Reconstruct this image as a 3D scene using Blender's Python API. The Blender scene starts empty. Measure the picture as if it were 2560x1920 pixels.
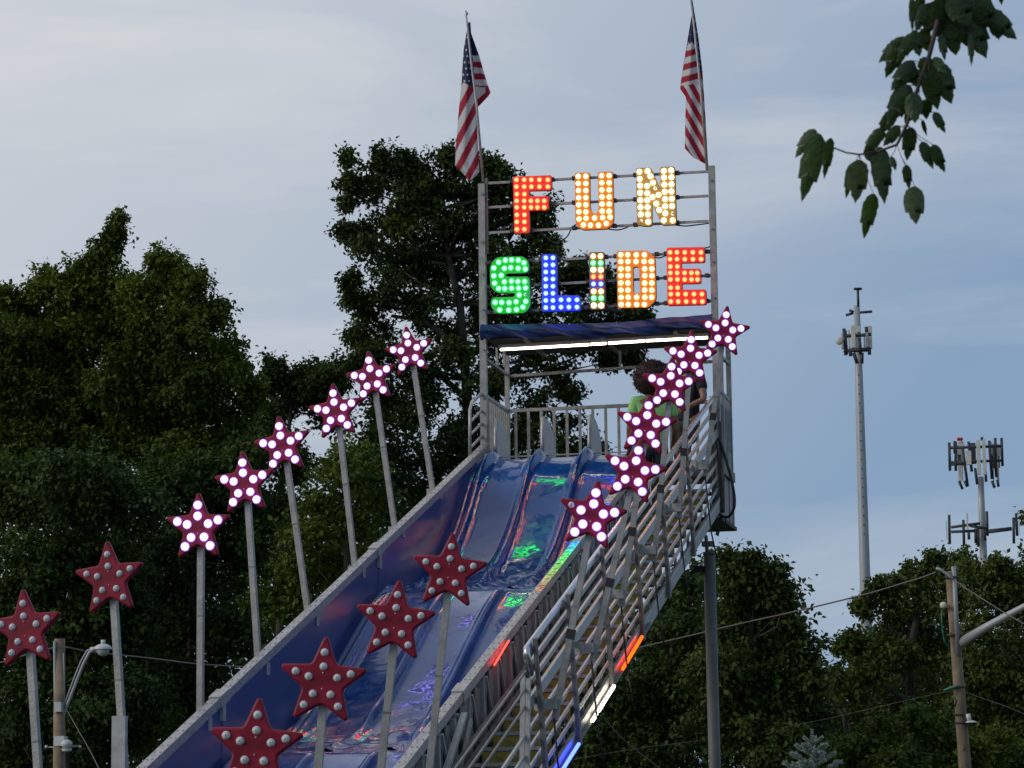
import bpy, bmesh, math, random
import numpy as np
from mathutils import Vector, Matrix, noise
random.seed(7); RNG = np.random.default_rng(11)
sc = bpy.context.scene
COL = sc.collection

# ------------------------------------------------------------------ camera
S = 2.4/3.15
CAM = np.array([8.993*S, -39.092*S, 1.6])
YAW, PIT, ROL, F = .218, .164, -.011, 7357.0
f_ = np.array([-math.sin(YAW)*math.cos(PIT), math.cos(YAW)*math.cos(PIT), math.sin(PIT)])
r_ = np.array([math.cos(YAW), math.sin(YAW), 0.0]); u_ = np.cross(r_, f_)
RX = r_*math.cos(ROL)+u_*math.sin(ROL); UX = -r_*math.sin(ROL)+u_*math.cos(ROL); FX = f_
def at(u, v, X=None, Y=None, d=None):
    """3D point on the sight line through photo pixel (u, v) at plane X=, plane Y= or depth d (metres)."""
    k = FX+RX*(u-1280)/F-UX*(v-960)/F
    if X is not None: t = (X-CAM[0])/k[0]
    elif Y is not None: t = (Y-CAM[1])/k[1]
    else: t = d
    return Vector(CAM+k*t)
cd = bpy.data.cameras.new('camera'); cam = bpy.data.objects.new('camera', cd); COL.objects.link(cam)
M = Matrix(((RX[0], UX[0], -FX[0], CAM[0]), (RX[1], UX[1], -FX[1], CAM[1]), (RX[2], UX[2], -FX[2], CAM[2]), (0, 0, 0, 1)))
cam.matrix_world = M
cd.sensor_width = 36; cd.lens = F/2560*36; cd.clip_end = 5000; cd.clip_start = .5
cd.dof.use_dof = True; cd.dof.focus_distance = 26; cd.dof.aperture_fstop = 16
sc.camera = cam

# ------------------------------------------------------------------ sky and sun
SUN_EL, SUN_AZ = math.radians(24), math.radians(-125)   # azimuth from +Y, negative = left
w = bpy.data.worlds.new("World"); sc.world = w; w.use_nodes = True
nt = w.node_tree; N = nt.nodes; L = nt.links; N.clear()
def nd(t, **k):
    n = N.new(t)
    for a, b in k.items():
        if a.startswith('i_'): n.inputs[int(a[2:])].default_value = b
        else: setattr(n, a, b)
    return n
sky = nd('ShaderNodeTexSky', sky_type='NISHITA', sun_disc=False, sun_elevation=SUN_EL, sun_rotation=SUN_AZ % (2*math.pi),
         altitude=100, air_density=1.0, dust_density=1.2, ozone_density=2.5)
tc = nd('ShaderNodeTexCoord')
mp = nd('ShaderNodeMapping'); mp.inputs['Scale'].default_value = (1.6, 1.6, 9.0); mp.inputs['Rotation'].default_value = (0, .06, .3)
L.new(tc.outputs['Generated'], mp.inputs[0])
nz = nd('ShaderNodeTexNoise'); nz.inputs['Scale'].default_value = 2.4; nz.inputs['Detail'].default_value = 6; nz.inputs['Roughness'].default_value = .55; nz.inputs['Distortion'].default_value = .4
L.new(mp.outputs[0], nz.inputs['Vector'])
ramp = nd('ShaderNodeValToRGB'); ramp.color_ramp.elements[0].position = .47; ramp.color_ramp.elements[1].position = .70
L.new(nz.outputs['Fac'], ramp.inputs[0])
# more cloud towards the west (left), where the sun is
dt = nd('ShaderNodeVectorMath', operation='DOT_PRODUCT'); L.new(tc.outputs['Generated'], dt.inputs[0])
dt.inputs[1].default_value = (math.sin(math.radians(-60)), math.cos(math.radians(-60)), .9)
mr = nd('ShaderNodeMapRange'); mr.inputs[1].default_value = .70; mr.inputs[2].default_value = 1.06; mr.inputs[3].default_value = .0; mr.inputs[4].default_value = 1.0
L.new(dt.outputs['Value'], mr.inputs[0])
ma = nd('ShaderNodeMath', operation='MULTIPLY_ADD'); ma.inputs[1].default_value = .36; L.new(ramp.outputs[0], ma.inputs[0])
mb = nd('ShaderNodeMath', operation='MULTIPLY'); mb.inputs[1].default_value = .95; L.new(mr.outputs[0], mb.inputs[0]); L.new(mb.outputs[0], ma.inputs[2])
cl = nd('ShaderNodeClamp'); L.new(ma.outputs[0], cl.inputs[0])
mx = nd('ShaderNodeMix', data_type='RGBA'); L.new(cl.outputs[0], mx.inputs[0])
# Nishita sky tinted by thin high overcast: blue base, pale grey cloud
tint = nd('ShaderNodeMix', data_type='RGBA'); tint.inputs[0].default_value = .8
L.new(sky.outputs[0], tint.inputs[6]); tint.inputs[7].default_value = (2.75, 4.05, 6.0, 1)
L.new(tint.outputs[2], mx.inputs[6]); mx.inputs[7].default_value = (7.4, 7.6, 7.9, 1)
bg = nd('ShaderNodeBackground'); bg.inputs[1].default_value = .09; L.new(mx.outputs[2], bg.inputs[0])
out = nd('ShaderNodeOutputWorld'); L.new(bg.outputs[0], out.inputs[0])
sl = bpy.data.lights.new('sun', 'SUN'); sl.energy = 1.2; sl.angle = math.radians(25); sl.color = (1, .93, .84)
sun = bpy.data.objects.new('sun', sl); COL.objects.link(sun)
sd = Vector((math.sin(SUN_AZ)*math.cos(SUN_EL), math.cos(SUN_AZ)*math.cos(SUN_EL), math.sin(SUN_EL)))
sun.rotation_euler = sd.to_track_quat('Z', 'Y').to_euler()
vs = sc.view_settings; vs.view_transform = 'Standard'; vs.look = 'None'; vs.gamma = 1; vs.exposure = 0; vs.use_curve_mapping = False
sc.cycles.max_bounces = 6; sc.cycles.diffuse_bounces = 2; sc.cycles.glossy_bounces = 3; sc.cycles.transmission_bounces = 2
sc.cycles.sample_clamp_indirect = 6

# ------------------------------------------------------------------ materials
def mat(name, col, rough=.6, metal=0, coat=0, var=.12, vscale=6, bump=0, bscale=40, emit=None, stain=None, spec=.5):
    m = bpy.data.materials.new(name); m.use_nodes = True; t = m.node_tree; b = t.nodes['Principled BSDF']
    b.inputs['Roughness'].default_value = rough; b.inputs['Metallic'].default_value = metal
    b.inputs['Coat Weight'].default_value = coat; b.inputs['Specular IOR Level'].default_value = spec
    b.inputs['Base Color'].default_value = (*col, 1)
    if var or bump:
        c = t.nodes.new('ShaderNodeTexCoord')
        n = t.nodes.new('ShaderNodeTexNoise'); n.inputs['Scale'].default_value = vscale; n.inputs['Detail'].default_value = 5; n.inputs['Roughness'].default_value = .6
        t.links.new(c.outputs['Object'], n.inputs['Vector'])
        r = t.nodes.new('ShaderNodeValToRGB'); e = r.color_ramp.elements
        e[0].position = .3; e[1].position = .7
        lo = stain if stain else tuple(x*(1-var*2) for x in col)
        e[0].color = (*lo, 1); e[1].color = (*tuple(min(1, x*(1+var)) for x in col), 1)
        t.links.new(n.outputs['Fac'], r.inputs[0]); t.links.new(r.outputs[0], b.inputs['Base Color'])
        if bump:
            n2 = t.nodes.new('ShaderNodeTexNoise'); n2.inputs['Scale'].default_value = bscale; n2.inputs['Detail'].default_value = 4
            t.links.new(c.outputs['Object'], n2.inputs['Vector'])
            bp_ = t.nodes.new('ShaderNodeBump'); bp_.inputs['Strength'].default_value = bump; bp_.inputs['Distance'].default_value = .01
            t.links.new(n2.outputs['Fac'], bp_.inputs['Height']); t.links.new(bp_.outputs[0], b.inputs['Normal'])
    if emit:
        b.inputs['Emission Color'].default_value = (*emit, 1); b.inputs['Emission Strength'].default_value = 1
    return m
def glow(name, col, k=1):
    m = bpy.data.materials.new(name); m.use_nodes = True; t = m.node_tree; t.nodes.clear()
    e = t.nodes.new('ShaderNodeEmission'); mxv = max(col); e.inputs[0].default_value = (*[c/mxv for c in col], 1); e.inputs[1].default_value = mxv*k
    o = t.nodes.new('ShaderNodeOutputMaterial'); t.links.new(e.outputs[0], o.inputs[0]); return m
STEEL = mat('galvanised steel', (.36, .345, .32), .5, .25, var=.16, vscale=9, bump=.3, bscale=60)
STEEL_D = mat('weathered steel', (.22, .205, .185), .6, .2, var=.22, vscale=7, bump=.3)
STEEL_B = mat('bright rail aluminium', (.40, .39, .37), .42, .35, var=.12, vscale=14, bump=.2)
CAP = mat('wall cap aluminium', (.42, .41, .395), .45, .35, var=.2, vscale=30, bump=.5, bscale=90)
TUBE = mat('polished handrail', (.62, .62, .62), .22, .85, var=.06)
BRKT = mat('bracket paint', (.42, .41, .38), .55, .1, var=.16, vscale=12)
TAPE = mat('black tape', (.018, .017, .017), .6, var=.1)
RUBBER = mat('black cable', (.012, .012, .012), .5, var=0)
SIDEP = mat('faded panel', (.25, .25, .24), .6, .1, var=.25, vscale=5, stain=(.06, .17, .19))
DARK = mat('dark underside', (.035, .033, .032), .7, var=.2)
SKIRT = mat('grey side panel', (.20, .19, .175), .5, .3, var=.14, vscale=5)
CONC = mat('grey painted pole', (.13, .135, .125), .6, .1, var=.12, vscale=5)
TREAD = mat('worn yellow step', (.42, .29, .03), .7, var=.25, vscale=13, stain=(.12, .10, .06), bump=.4)
NOSE = mat('step tread plate', (.20, .19, .18), .6, .3, var=.2)
NOSEW = mat('step nosing', (.42, .41, .39), .5, .3, var=.2, vscale=20)
REDP = mat('red star plastic', (.25, .010, .030), .5, var=.24, vscale=8, spec=.25)
BULB_OFF = mat('unlit bulb cap', (.60, .61, .61), .25, var=.1, vscale=60)
BULB_C = mat('bulb socket', (.16, .16, .16), .5, var=0)
PANEL = mat('sign letter panel', (.26, .25, .24), .45, var=.08)
PANEL_E = mat('sign letter edge', (.05, .04, .04), .5, var=.1)
TARP = mat('blue tarpaulin', (.010, .030, .135), .55, var=.3, vscale=3, bump=.5, bscale=8, spec=.3)
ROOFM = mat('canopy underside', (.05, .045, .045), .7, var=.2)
FIN = mat('silver lane fin', (.40, .39, .37), .38, .35, var=.12, vscale=8)

def slide_mat():
    m = mat('blue fibreglass', (.004, .062, .25), .15, 0, .48, var=.16, spec=.15, vscale=1.6)
    t = m.node_tree; b = t.nodes['Principled BSDF']
    b.inputs['Coat Roughness'].default_value = .025
    c = t.nodes.new('ShaderNodeTexCoord'); n = t.nodes.new('ShaderNodeTexNoise'); n.inputs['Scale'].default_value = 3.2; n.inputs['Detail'].default_value = 2.0
    n.inputs['Distortion'].default_value = .6
    t.links.new(c.outputs['Object'], n.inputs['Vector'])
    p = t.nodes.new('ShaderNodeBump'); p.inputs['Strength'].default_value = .22; p.inputs['Distance'].default_value = .02
    t.links.new(n.outputs['Fac'], p.inputs['Height']); t.links.new(p.outputs[0], b.inputs['Coat Normal']); t.links.new(p.outputs[0], b.inputs['Normal'])
    # scuffs
    n3 = t.nodes.new('ShaderNodeTexNoise'); n3.inputs['Scale'].default_value = 9; n3.inputs['Detail'].default_value = 6
    t.links.new(c.outputs['Object'], n3.inputs['Vector'])
    r = t.nodes.new('ShaderNodeMapRange'); r.inputs[1].default_value = .45; r.inputs[2].default_value = .75; r.inputs[3].default_value = .10; r.inputs[4].default_value = .40
    t.links.new(n3.outputs['Fac'], r.inputs[0]); t.links.new(r.outputs[0], b.inputs['Roughness'])
    return m
BLUE = slide_mat()
BLUE_W = mat('blue side wall', (.008, .042, .20), .30, 0, .2, var=.15, vscale=2, bump=.25, bscale=3)
BLUE_W.node_tree.nodes['Principled BSDF'].inputs['Coat Roughness'].default_value = .12

# ------------------------------------------------------------------ mesh helpers
class MB:
    def __init__(s): s.v = []; s.f = []; s.m = []; s.cur = 0; s.sm = []
    def add(s, vs, fs, smooth=False):
        o = len(s.v); s.v += [tuple(p) for p in vs]
        for f in fs: s.f.append(tuple(i+o for i in f)); s.m.append(s.cur); s.sm.append(smooth)
        return s
    def box(s, x0, x1, y0, y1, z0, z1):
        return s.add([(x0,y0,z0),(x1,y0,z0),(x1,y1,z0),(x0,y1,z0),(x0,y0,z1),(x1,y0,z1),(x1,y1,z1),(x0,y1,z1)],
              [(3,2,1,0),(4,5,6,7),(0,1,5,4),(1,2,6,5),(2,3,7,6),(3,0,4,7)])
    def bar(s, p, q, wd, h, side=(1,0,0), w2=None, h2=None):
        """square bar p->q; wd measured along 'side', h across it"""
        p = Vector(p); q = Vector(q); d = (q-p).normalized(); a = Vector(side); a = (a-d*a.dot(d)).normalized(); b = d.cross(a)
        w2 = wd if w2 is None else w2; h2 = h if h2 is None else h2
        V = []
        for c, W_, H_ in ((p, wd, h), (q, w2, h2)):
            V += [c-a*W_/2-b*H_/2, c+a*W_/2-b*H_/2, c+a*W_/2+b*H_/2, c-a*W_/2+b*H_/2]
        return s.add(V, [(3,2,1,0),(4,5,6,7),(0,1,5,4),(1,2,6,5),(2,3,7,6),(3,0,4,7)])
    def tube(s, pts, r, n=8, cap=True):
        pts = [Vector(p) for p in pts]; R = r if isinstance(r, (list, tuple)) else [r]*len(pts)
        V = []; Fc = []; a = None
        for i, p in enumerate(pts):
            d = (pts[min(i+1, len(pts)-1)]-pts[max(i-1, 0)]).normalized()
            if a is None: a = d.orthogonal().normalized()
            a = (a-d*a.dot(d)).normalized(); b = d.cross(a)
            for k in range(n):
                t = 2*math.pi*k/n; V.append(p+(a*math.cos(t)+b*math.sin(t))*R[i])
        for i in range(len(pts)-1):
            for k in range(n):
                Fc.append((i*n+k, i*n+(k+1) % n, (i+1)*n+(k+1) % n, (i+1)*n+k))
        s.add(V, Fc, True)
        if cap:
            o = len(s.v)-len(V)
            s.f.append(tuple(o+k for k in reversed(range(n)))); s.m.append(s.cur); s.sm.append(False)
            s.f.append(tuple(o+(len(pts)-1)*n+k for k in range(n))); s.m.append(s.cur); s.sm.append(False)
        return s
    def ball(s, c, r, nu=12, nv=8, sq=(1,1,1), v0=-90, v1=90):
        c = Vector(c); V = []; Fc = []
        for j in range(nv+1):
            ph = math.radians(v0+(v1-v0)*j/nv)
            for i in range(nu):
                t = 2*math.pi*i/nu; V.append(c+Vector((math.cos(ph)*math.cos(t)*sq[0], math.cos(ph)*math.sin(t)*sq[1], math.sin(ph)*sq[2]))*r)
        for j in range(nv):
            for i in range(nu): Fc.append((j*nu+i, j*nu+(i+1) % nu, (j+1)*nu+(i+1) % nu, (j+1)*nu+i))
        return s.add(V, Fc, True)
    def grid(s, fn, nu, nv, smooth=True):
        V = [fn(i/nu, j/nv) for j in range(nv+1) for i in range(nu+1)]
        return s.add(V, [(j*(nu+1)+i, j*(nu+1)+i+1, (j+1)*(nu+1)+i+1, (j+1)*(nu+1)+i) for j in range(nv) for i in range(nu)], smooth)
    def mesh(s, name, mats, off=(0,0,0)):
        me = bpy.data.meshes.new(name)
        o = Vector(off); me.from_pydata([tuple(Vector(v)-o) for v in s.v], [], s.f)
        for m_ in (mats if isinstance(mats, (list, tuple)) else [mats]): me.materials.append(m_)
        me.polygons.foreach_set('material_index', s.m); me.polygons.foreach_set('use_smooth', s.sm); me.update()
        return me
    def build(s, name, mats, parent=None, **tags):
        off = origin(parent)
        if parent is None and 'loc' in tags: off = Vector(tags.pop('loc')); tags['_loc'] = off
        o = bpy.data.objects.new(name, s.mesh(name, mats, off)); COL.objects.link(o)
        if parent is not None: o.parent = parent
        loc = tags.pop('_loc', None)
        if loc is not None: o.location = loc
        for k, v in tags.items(): o[k] = v
        return o
def origin(p):
    o = Vector((0,0,0))
    while p is not None: o += p.location; p = p.parent
    return o
def thing(name, label, cat, loc=(0,0,0), group=None):
    o = bpy.data.objects.new(name, None); COL.objects.link(o); o.location = loc; o.empty_display_size = .2
    o['label'] = label; o['category'] = cat
    if group: o['group'] = group
    return o
def sub(child, part):
    child.parent = part; bpy_m = Matrix.LocRotScale(part.location, part.rotation_quaternion if part.rotation_mode == 'QUATERNION' else part.rotation_euler, part.scale)
    child.matrix_parent_inverse = bpy_m.inverted(); return child
def inst(name, me, parent, loc, rot=None, scale=None):
    o = bpy.data.objects.new(name, me); COL.objects.link(o); o.parent = parent; o.location = Vector(loc)-origin(parent)
    if rot is not None: o.rotation_mode = 'QUATERNION'; o.rotation_quaternion = rot
    if scale: o.scale = (scale,)*3
    return o

# ------------------------------------------------------------------ ground
gm = mat('mown grass', (.045, .065, .022), .9, var=.35, vscale=.8, bump=.8, bscale=30)
g = MB(); g.grid(lambda a, b: (-900+1800*a, -200+2000*b, 0), 40, 40); g.build('ground', gm, kind='structure')

# ================================================================== THE SLIDE
TN = math.tan(math.radians(19.38))
def off(X, Y, o): return Vector((X, Y, o+TN*Y))
DIR = Vector((0, math.cos(math.radians(19.38)), math.sin(math.radians(19.38))))
PERP = Vector((0, -DIR.z, DIR.y))
slide = thing('fun_slide', 'tall blue multi-lane carnival slide with metal stairs, guard rails and a platform on top', 'slide', (1.2, -6, 0))
WX = 1.8
def hermite(pts, x):
    n = len(pts); i = 0
    while i < n-2 and x > pts[i+1][0]: i += 1
    sl_ = []
    for k in range(n):
        a = pts[max(k-1, 0)]; b = pts[min(k+1, n-1)]; sl_.append((b[1]-a[1])/(b[0]-a[0]))
    (x0, y0), (x1, y1) = pts[i], pts[i+1]; h = x1-x0; t = (x-x0)/h
    return (2*t**3-3*t**2+1)*y0+(t**3-2*t*t+t)*h*sl_[i]+(-2*t**3+3*t*t)*y1+(t**3-t*t)*h*sl_[i+1]
SEC0 = [(0,0),(.3,-.03),(.8,-.28),(1.4,-.80),(2.0,-1.22),(2.6,-1.50),(3.2,-1.65),(3.94,-1.74)]
SEC = [(0,0),(.25,-.035),(.8,-.24),(1.5,-.60),(2.2,-.98),(2.8,-1.27),(3.4,-1.47),(4.24,-1.60)]
SECE = [(0,0),(.4,-.06),(1.2,-.28),(2.2,-.40),(3.2,-.42)]
STARTS = [(0.0, 5.85, SEC0), (-3.94, 4.11, SEC), (-8.18, 2.51, SEC), (-12.42, .91, SECE)]
def smooth01(x): x = min(1, max(0, x)); return x*x*(3-2*x)
RIDGES = (.085, .585, 1.085, 1.59)
for k, (Y0, Z0, pr) in enumerate(STARTS):
    LN = pr[-1][0]
    def fn(a, b, Y0=Y0, Z0=Z0, pr=pr, LN=LN):
        X = a*WX; d = b*(LN-.006); z = Z0+hermite(pr, d)
        f = d/LN
        amp = smooth01((f-.0)/.14)*(1-.72*smooth01((f-.66)/.2))
        if k == 0: amp = 1-.72*smooth01((f-.66)/.2)
        for rx in RIDGES:
            z += .085*amp*math.exp(-((X-rx)/.042)**2)
        z += -.02*amp*math.sin(math.pi*(((X-.085)/.5) % 1))
        e = min(X, WX-X)
        if e < .06: z += .07*(1-math.sqrt(max(0, 1-(1-e/.06)**2)))
        if f > .45: z += .034*smooth01((f-.5)/.2)*(1-smooth01((f-.93)/.06))*(noise.noise(Vector((X*3.2, (Y0-d)*2.6, k*3.1)))+.4*noise.noise(Vector((X*8, (Y0-d)*5, k*3.1))))
        return (X, Y0-d, z)
    m_ = MB(); m_.grid(fn, 110, 150); m_.build('chute_section', BLUE, slide)
    # rim lip under each section (joint)
    j = MB(); zc = Z0; j.bar((0.03, Y0-.004, zc-.035), (WX-.03, Y0-.004, zc-.035), .02, .05, side=(0,1,0)); j.build('joint_flange', STEEL_D, slide)
def chute_z(Y):
    for (Y0, Z0, pr) in STARTS:
        if Y >= Y0-pr[-1][0]: return Z0+hermite(pr, Y0-Y)
    return .45
# side walls in three lengths each
RAIL = 6.01
JY = [-.05, -4.45, -8.90, -13.2, -15.3]
for side in (0, 1):
    X = 0 if side == 0 else WX
    for a, b in zip(JY[:-1], JY[1:]):
        m_ = MB()
        n = 30
        def fw(i, j, a=a, b=b, X=X, side=side):
            Y = a-.008+(b-a+.016)*i; top = RAIL+TN*Y-.02; bot = chute_z(Y)-.10
            return (X+(-.004 if side == 0 else .004), Y, bot+(top-bot)*j)
        m_.grid(fw, n, 1, False)
        o = -.03 if side == 0 else .03
        def fo(i, j, a=a, b=b, X=X, o=o):
            Y = a-.008+(b-a+.016)*i; top = RAIL+TN*Y-.02; bot = chute_z(Y)-.10
            return (X+o, Y, bot+(top-bot)*j)
        m_.cur = 1; m_.grid(fo, n, 1, False)
        m_.build('side_wall', [BLUE_W, SIDEP], slide)
        c = MB(); c.bar(off(X+(-.02 if side == 0 else .02), a-.004, RAIL), off(X+(-.02 if side == 0 else .02), b+.004, RAIL), .075, .07)
        cp = c.build('rail_cap', CAP, slide)
        # bolt holes along the cap
        h = MB(); nb = int((a-b)/.16)
        for i in range(nb):
            Y = a-.08-i*.16
            for dx in (-.02, .02):
                p = off(X+(-.02 if side == 0 else .02)+dx, Y, RAIL+.0375)
                h.bar(p, p+Vector((0,0,.004)), .010, .010)
        h.build('rivets', STEEL_D, cp, kind='stuff')
        # joint strap
    for Y in JY[1:-1]:
        s_ = MB(); xx = X+(-.02 if side == 0 else .02)
        s_.bar(off(xx, Y-.10, RAIL+.006), off(xx, Y+.10, RAIL+.006), .095, .085)
        s_.bar(off(xx, Y, RAIL+.02), off(xx, Y, RAIL-.16), .082, .07, side=(1,0,0))
        s_.build('joint_strap', BRKT, slide)
# outer ribs and boards on the stair side of the right wall
rib_me = None
Y = -.6; i = 0
ribs = []
while Y > -13.4:
    base = off(WX+.065, Y, RAIL-.05); lo = base+Vector((0, .06, -.66))
    m_ = MB(); m_.bar(lo, base, .035, .04, side=(1,0,0)); m_.build('wall_rib', STEEL, slide)
    b2 = off(WX+.075, Y-.36, RAIL-.05); m_ = MB(); m_.bar(lo+Vector((.01,-.03,0)), b2, .016, .022, side=(1,0,0)); m_.build('wall_brace', STEEL_B, slide)
    for j, wd_ in ((-.13, .15), (-.31, .13)):
        q = off(WX+.045+.01*(j > -.2), Y+j, RAIL-.06); m_ = MB(); m_.bar(q+Vector((0,.03,-.60)), q, .012, wd_, side=(1,0,0)); m_.build('side_board', SIDEP if j < -.2 else SKIRT, slide)
    Y -= .46
# under-wall stringer
m_ = MB(); m_.bar(off(WX+.06, -.3, RAIL-.70), off(WX+.06, -14, RAIL-.70), .06, .10); m_.build('wall_stringer', STEEL_D, slide)
m_ = MB(); m_.bar(off(-.06, -.3, RAIL-.62), off(-.06, -14, RAIL-.62), .06, .10); m_.build('wall_stringer', STEEL_D, slide)
# back-side dark belly of the slide
m_ = MB(); m_.grid(lambda a, b: (0.03+a*(WX-.06), -.1-b*14.6, chute_z(-.1-b*14.6)-.16), 2, 40, False); m_.build('chute_underside', DARK, slide)

# ---- stairs
ST = 5.42
XI, XO = 1.93, 2.37
step_me = None
k = 0; Y = -.06
while Y > -13.9:
    z = ST+TN*Y
    if step_me is None:
        step_me = MB().box(XI, XO, -.36, .0, -.022, 0).mesh('step', NOSE)
        riser_me = MB().box(XI, XO, -.372, -.356, -.150, -.024).mesh('riser', TREAD)
        nose_me = MB().box(XI, XO, -.380, -.362, -.020, .006).mesh('nosing', NOSEW)
    o = bpy.data.objects.new('step', step_me); COL.objects.link(o); o.parent = slide; o.location = Vector((0, Y, z))-slide.location
    for nm, me in (('riser', riser_me), ('nosing', nose_me)):
        c_ = bpy.data.objects.new(nm, me); COL.objects.link(c_); c_.parent = o
    Y -= .36; k += 1
for X_ in (XI-.025,):
    m_ = MB(); m_.bar(off(X_, 0, ST-.10), off(X_, -14.2, ST-.10), .035, .12); m_.build('stair_stringer', STEEL_D, slide)
# outer guard: long sloping rails
XG = 2.42
def slope(name, o_, w_, h_, y0, y1, mt, X=XG): 
    m_ = MB(); m_.bar(off(X, y0, o_), off(X, y1, o_), w_, h_); return m_.build(name, mt, slide)
YE = -9.38
m_ = MB(); m_.tube([off(XG, -.10, 6.455), off(XG, YE, 6.455), off(XG, YE-.02, 6.42), off(XG, YE+.10, 6.24)], .026, 12); m_.build('handrail', TUBE, slide)
slope('guard_rail', 6.32, .022, .036, -.02, YE+.1, STEEL_B); slope('guard_rail', 6.19, .022, .034, -.02, YE+.05, STEEL_B)
slope('guard_board', 6.05, .025, .085, -.02, YE+.0, STEEL_B)
for o_ in (5.87, 5.735, 5.60, 5.47): slope('guard_rail', o_, .018, .028, -.02, -13.6, STEEL_B)
slope('guard_stringer', 5.30, .05, .10, .1, -13.8, STEEL)
slope('guard_stringer_flange', 5.372, .02, .03, .1, -13.8, STEEL_B, XG+.02)
for o_ in (6.31, 6.19, 6.07): slope('guard_rail', o_, .014, .016, YE-.06, -13.4, STEEL_D)
# little tooth brackets on the stringer
for i in range(34):
    Y = -.5-i*.38
    m_ = MB(); m_.bar(off(XG-.01, Y, 5.34), off(XG-.01, Y, 5.46), .02, .05, side=(1,0,0)); m_.build('rail_bracket', STEEL_D, slide)
# inner stair rail
for o_ in (6.30,): slope('inner_rail', o_, .03, .035, -.1, -3.0, STEEL_D, 1.93)
for o_ in (5.70, 5.58): slope('inner_rail', o_, .02, .026, -.1, -13.4, STEEL_D, 1.93)
# leaning guard posts
for (u, v) in ((1449,1825),(1532,1684),(1608,1560),(1673,1450),(1735,1345),(1370,1950)):
    p = at(u, v, X=XG+.045); Y = p.y
    a = off(XG+.045, Y, 5.26); 
    m_ = MB(); m_.bar(a, a+PERP*.86*1.0, .03, .085, side=(1,0,0), h2=.05); m_.bar(a+PERP*.86, a+PERP*1.18, .026, .05, side=(1,0,0), h2=.045)
    m_.build('guard_post', STEEL_D, slide)
# wide end post at the break in the guard
p = at(1322, 1690, X=XG+.02)
for i, (dx, w_) in enumerate(((-.02, .035), (.022, .03))):
    m_ = MB(); q = Vector((XG+dx, p.y-.02*i, p.z-.02*i)); m_.bar(q, q+Vector((0, -.28, -2.6)), w_, .03, side=(1,0,0)); m_.build('end_post', STEEL_B, slide)
# inner end post near wall joint
for (ua, va, ub, vb, w_) in ((1161,1786,1116,1925,.045),(1178,1800,1150,1925,.022)):
    p = at(ua, va, X=1.91); q = at(ub, vb, X=1.91); m_ = MB(); m_.bar(p, p+(q-p)*6, w_, .035, side=(1,0,0)); m_.build('end_post', STEEL_B, slide)
# LED tubes under the stringer
def tube_lamp(p, q, core, r=.0135, parent=slide, name='led_tube'):
    m_ = MB(); m_.tube([p, q], r, 8); o = m_.build(name, core, parent)
    return o
G_OR = glow('orange tube light', (6, .30, .01)); G_WH = glow('white tube light', (9, 8.2, 6.6)); G_BL = glow('blue tube light', (.4, .7, 12)); G_RD = glow('red tube light', (7, .25, .15))
G_GR = glow('green tube light', (.4, 6, 1.2)); G_VI = glow('violet tube light', (4, 1.2, 6)); G_PK = glow('pink tube light', (6, .8, 1.2)); G_AM = glow('amber tube light', (7, 3, .6))
for (a, b, g_) in (((1605,1592),(1557,1672),G_OR),((1535,1715),(1496,1778),G_WH),((1491,1786),(1481,1802),G_WH),((1447,1860),(1360,1998),G_BL)):
    p = at(*a, X=2.49); q = at(*b, X=2.49); tube_lamp(p, q, g_)
# housing strip behind the tubes
m_ = MB(); m_.bar(at(1625,1560,X=2.46), at(1300,2092,X=2.46), .02, .035); m_.build('tube_holder', STEEL_D, slide)
# short rope lights tucked on the inner side of the wide guard board, washing the wall cap in colour
for (y0, y1, g_) in ((-3.2,-4.3,G_BL),(-4.5,-5.2,G_GR),(-5.4,-6.0,G_AM),(-6.2,-7.0,G_PK),(-7.2,-8.2,G_RD),(-1.8,-2.8,G_AM)):
    tube_lamp(off(XG-.03, y0, 6.06), off(XG-.03, y1, 6.06), g_, .006)
p0 = at(1272,1602,X=1.885); p1 = at(1236,1662,X=1.885); tube_lamp(p0, p1, G_RD, .006)
G_B2 = glow('blue rope light', (.5, .9, 7)); G_G2 = glow('green rope light', (.6, 4.5, .7)); G_Y2 = glow('yellow rope light', (2.2, 2.0, .5))
def led_strip_mat(i, col):
    m = glow('led strip colour', col); t = m.node_tree; e = [n for n in t.nodes if n.type == 'EMISSION'][0]
    c = t.nodes.new('ShaderNodeTexCoord'); v = t.nodes.new('ShaderNodeTexNoise'); v.inputs['Scale'].default_value = 26; v.inputs['Detail'].default_value = 3
    t.links.new(c.outputs['Object'], v.inputs['Vector']); r = t.nodes.new('ShaderNodeMapRange'); r.inputs[1].default_value = .35; r.inputs[2].default_value = .68
    r.inputs[3].default_value = .35*max(col); r.inputs[4].default_value = 1.9*max(col); t.links.new(v.outputs['Fac'], r.inputs[0]); t.links.new(r.outputs[0], e.inputs[1]); return m
keys = [(0,(.12,.20,1.2)),(.34,(.12,.34,1.5)),(.50,(.08,.55,.95)),(.62,(.10,.80,.20)),(.78,(.28,.62,.16)),(.9,(.40,.36,.20)),(1,(.50,.22,.17))]
for i in range(18):
    t = (i+.5)/18
    for (t0, c0), (t1, c1) in zip(keys, keys[1:]):
        if t0 <= t <= t1: cc = tuple(a_+(b_-a_)*(t-t0)/(t1-t0) for a_, b_ in zip(c0, c1))
    ya, yb = -3.1-i*.172, -3.1-(i+1)*.172
    m_ = MB(); m_.bar(off(WX+.028, ya, RAIL+.041), off(WX+.028, yb, RAIL+.041), .062, .006); m_.build('led_strip', led_strip_mat(i, cc), slide)  # LED strip widened and mottled to paint its light across the cap
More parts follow.
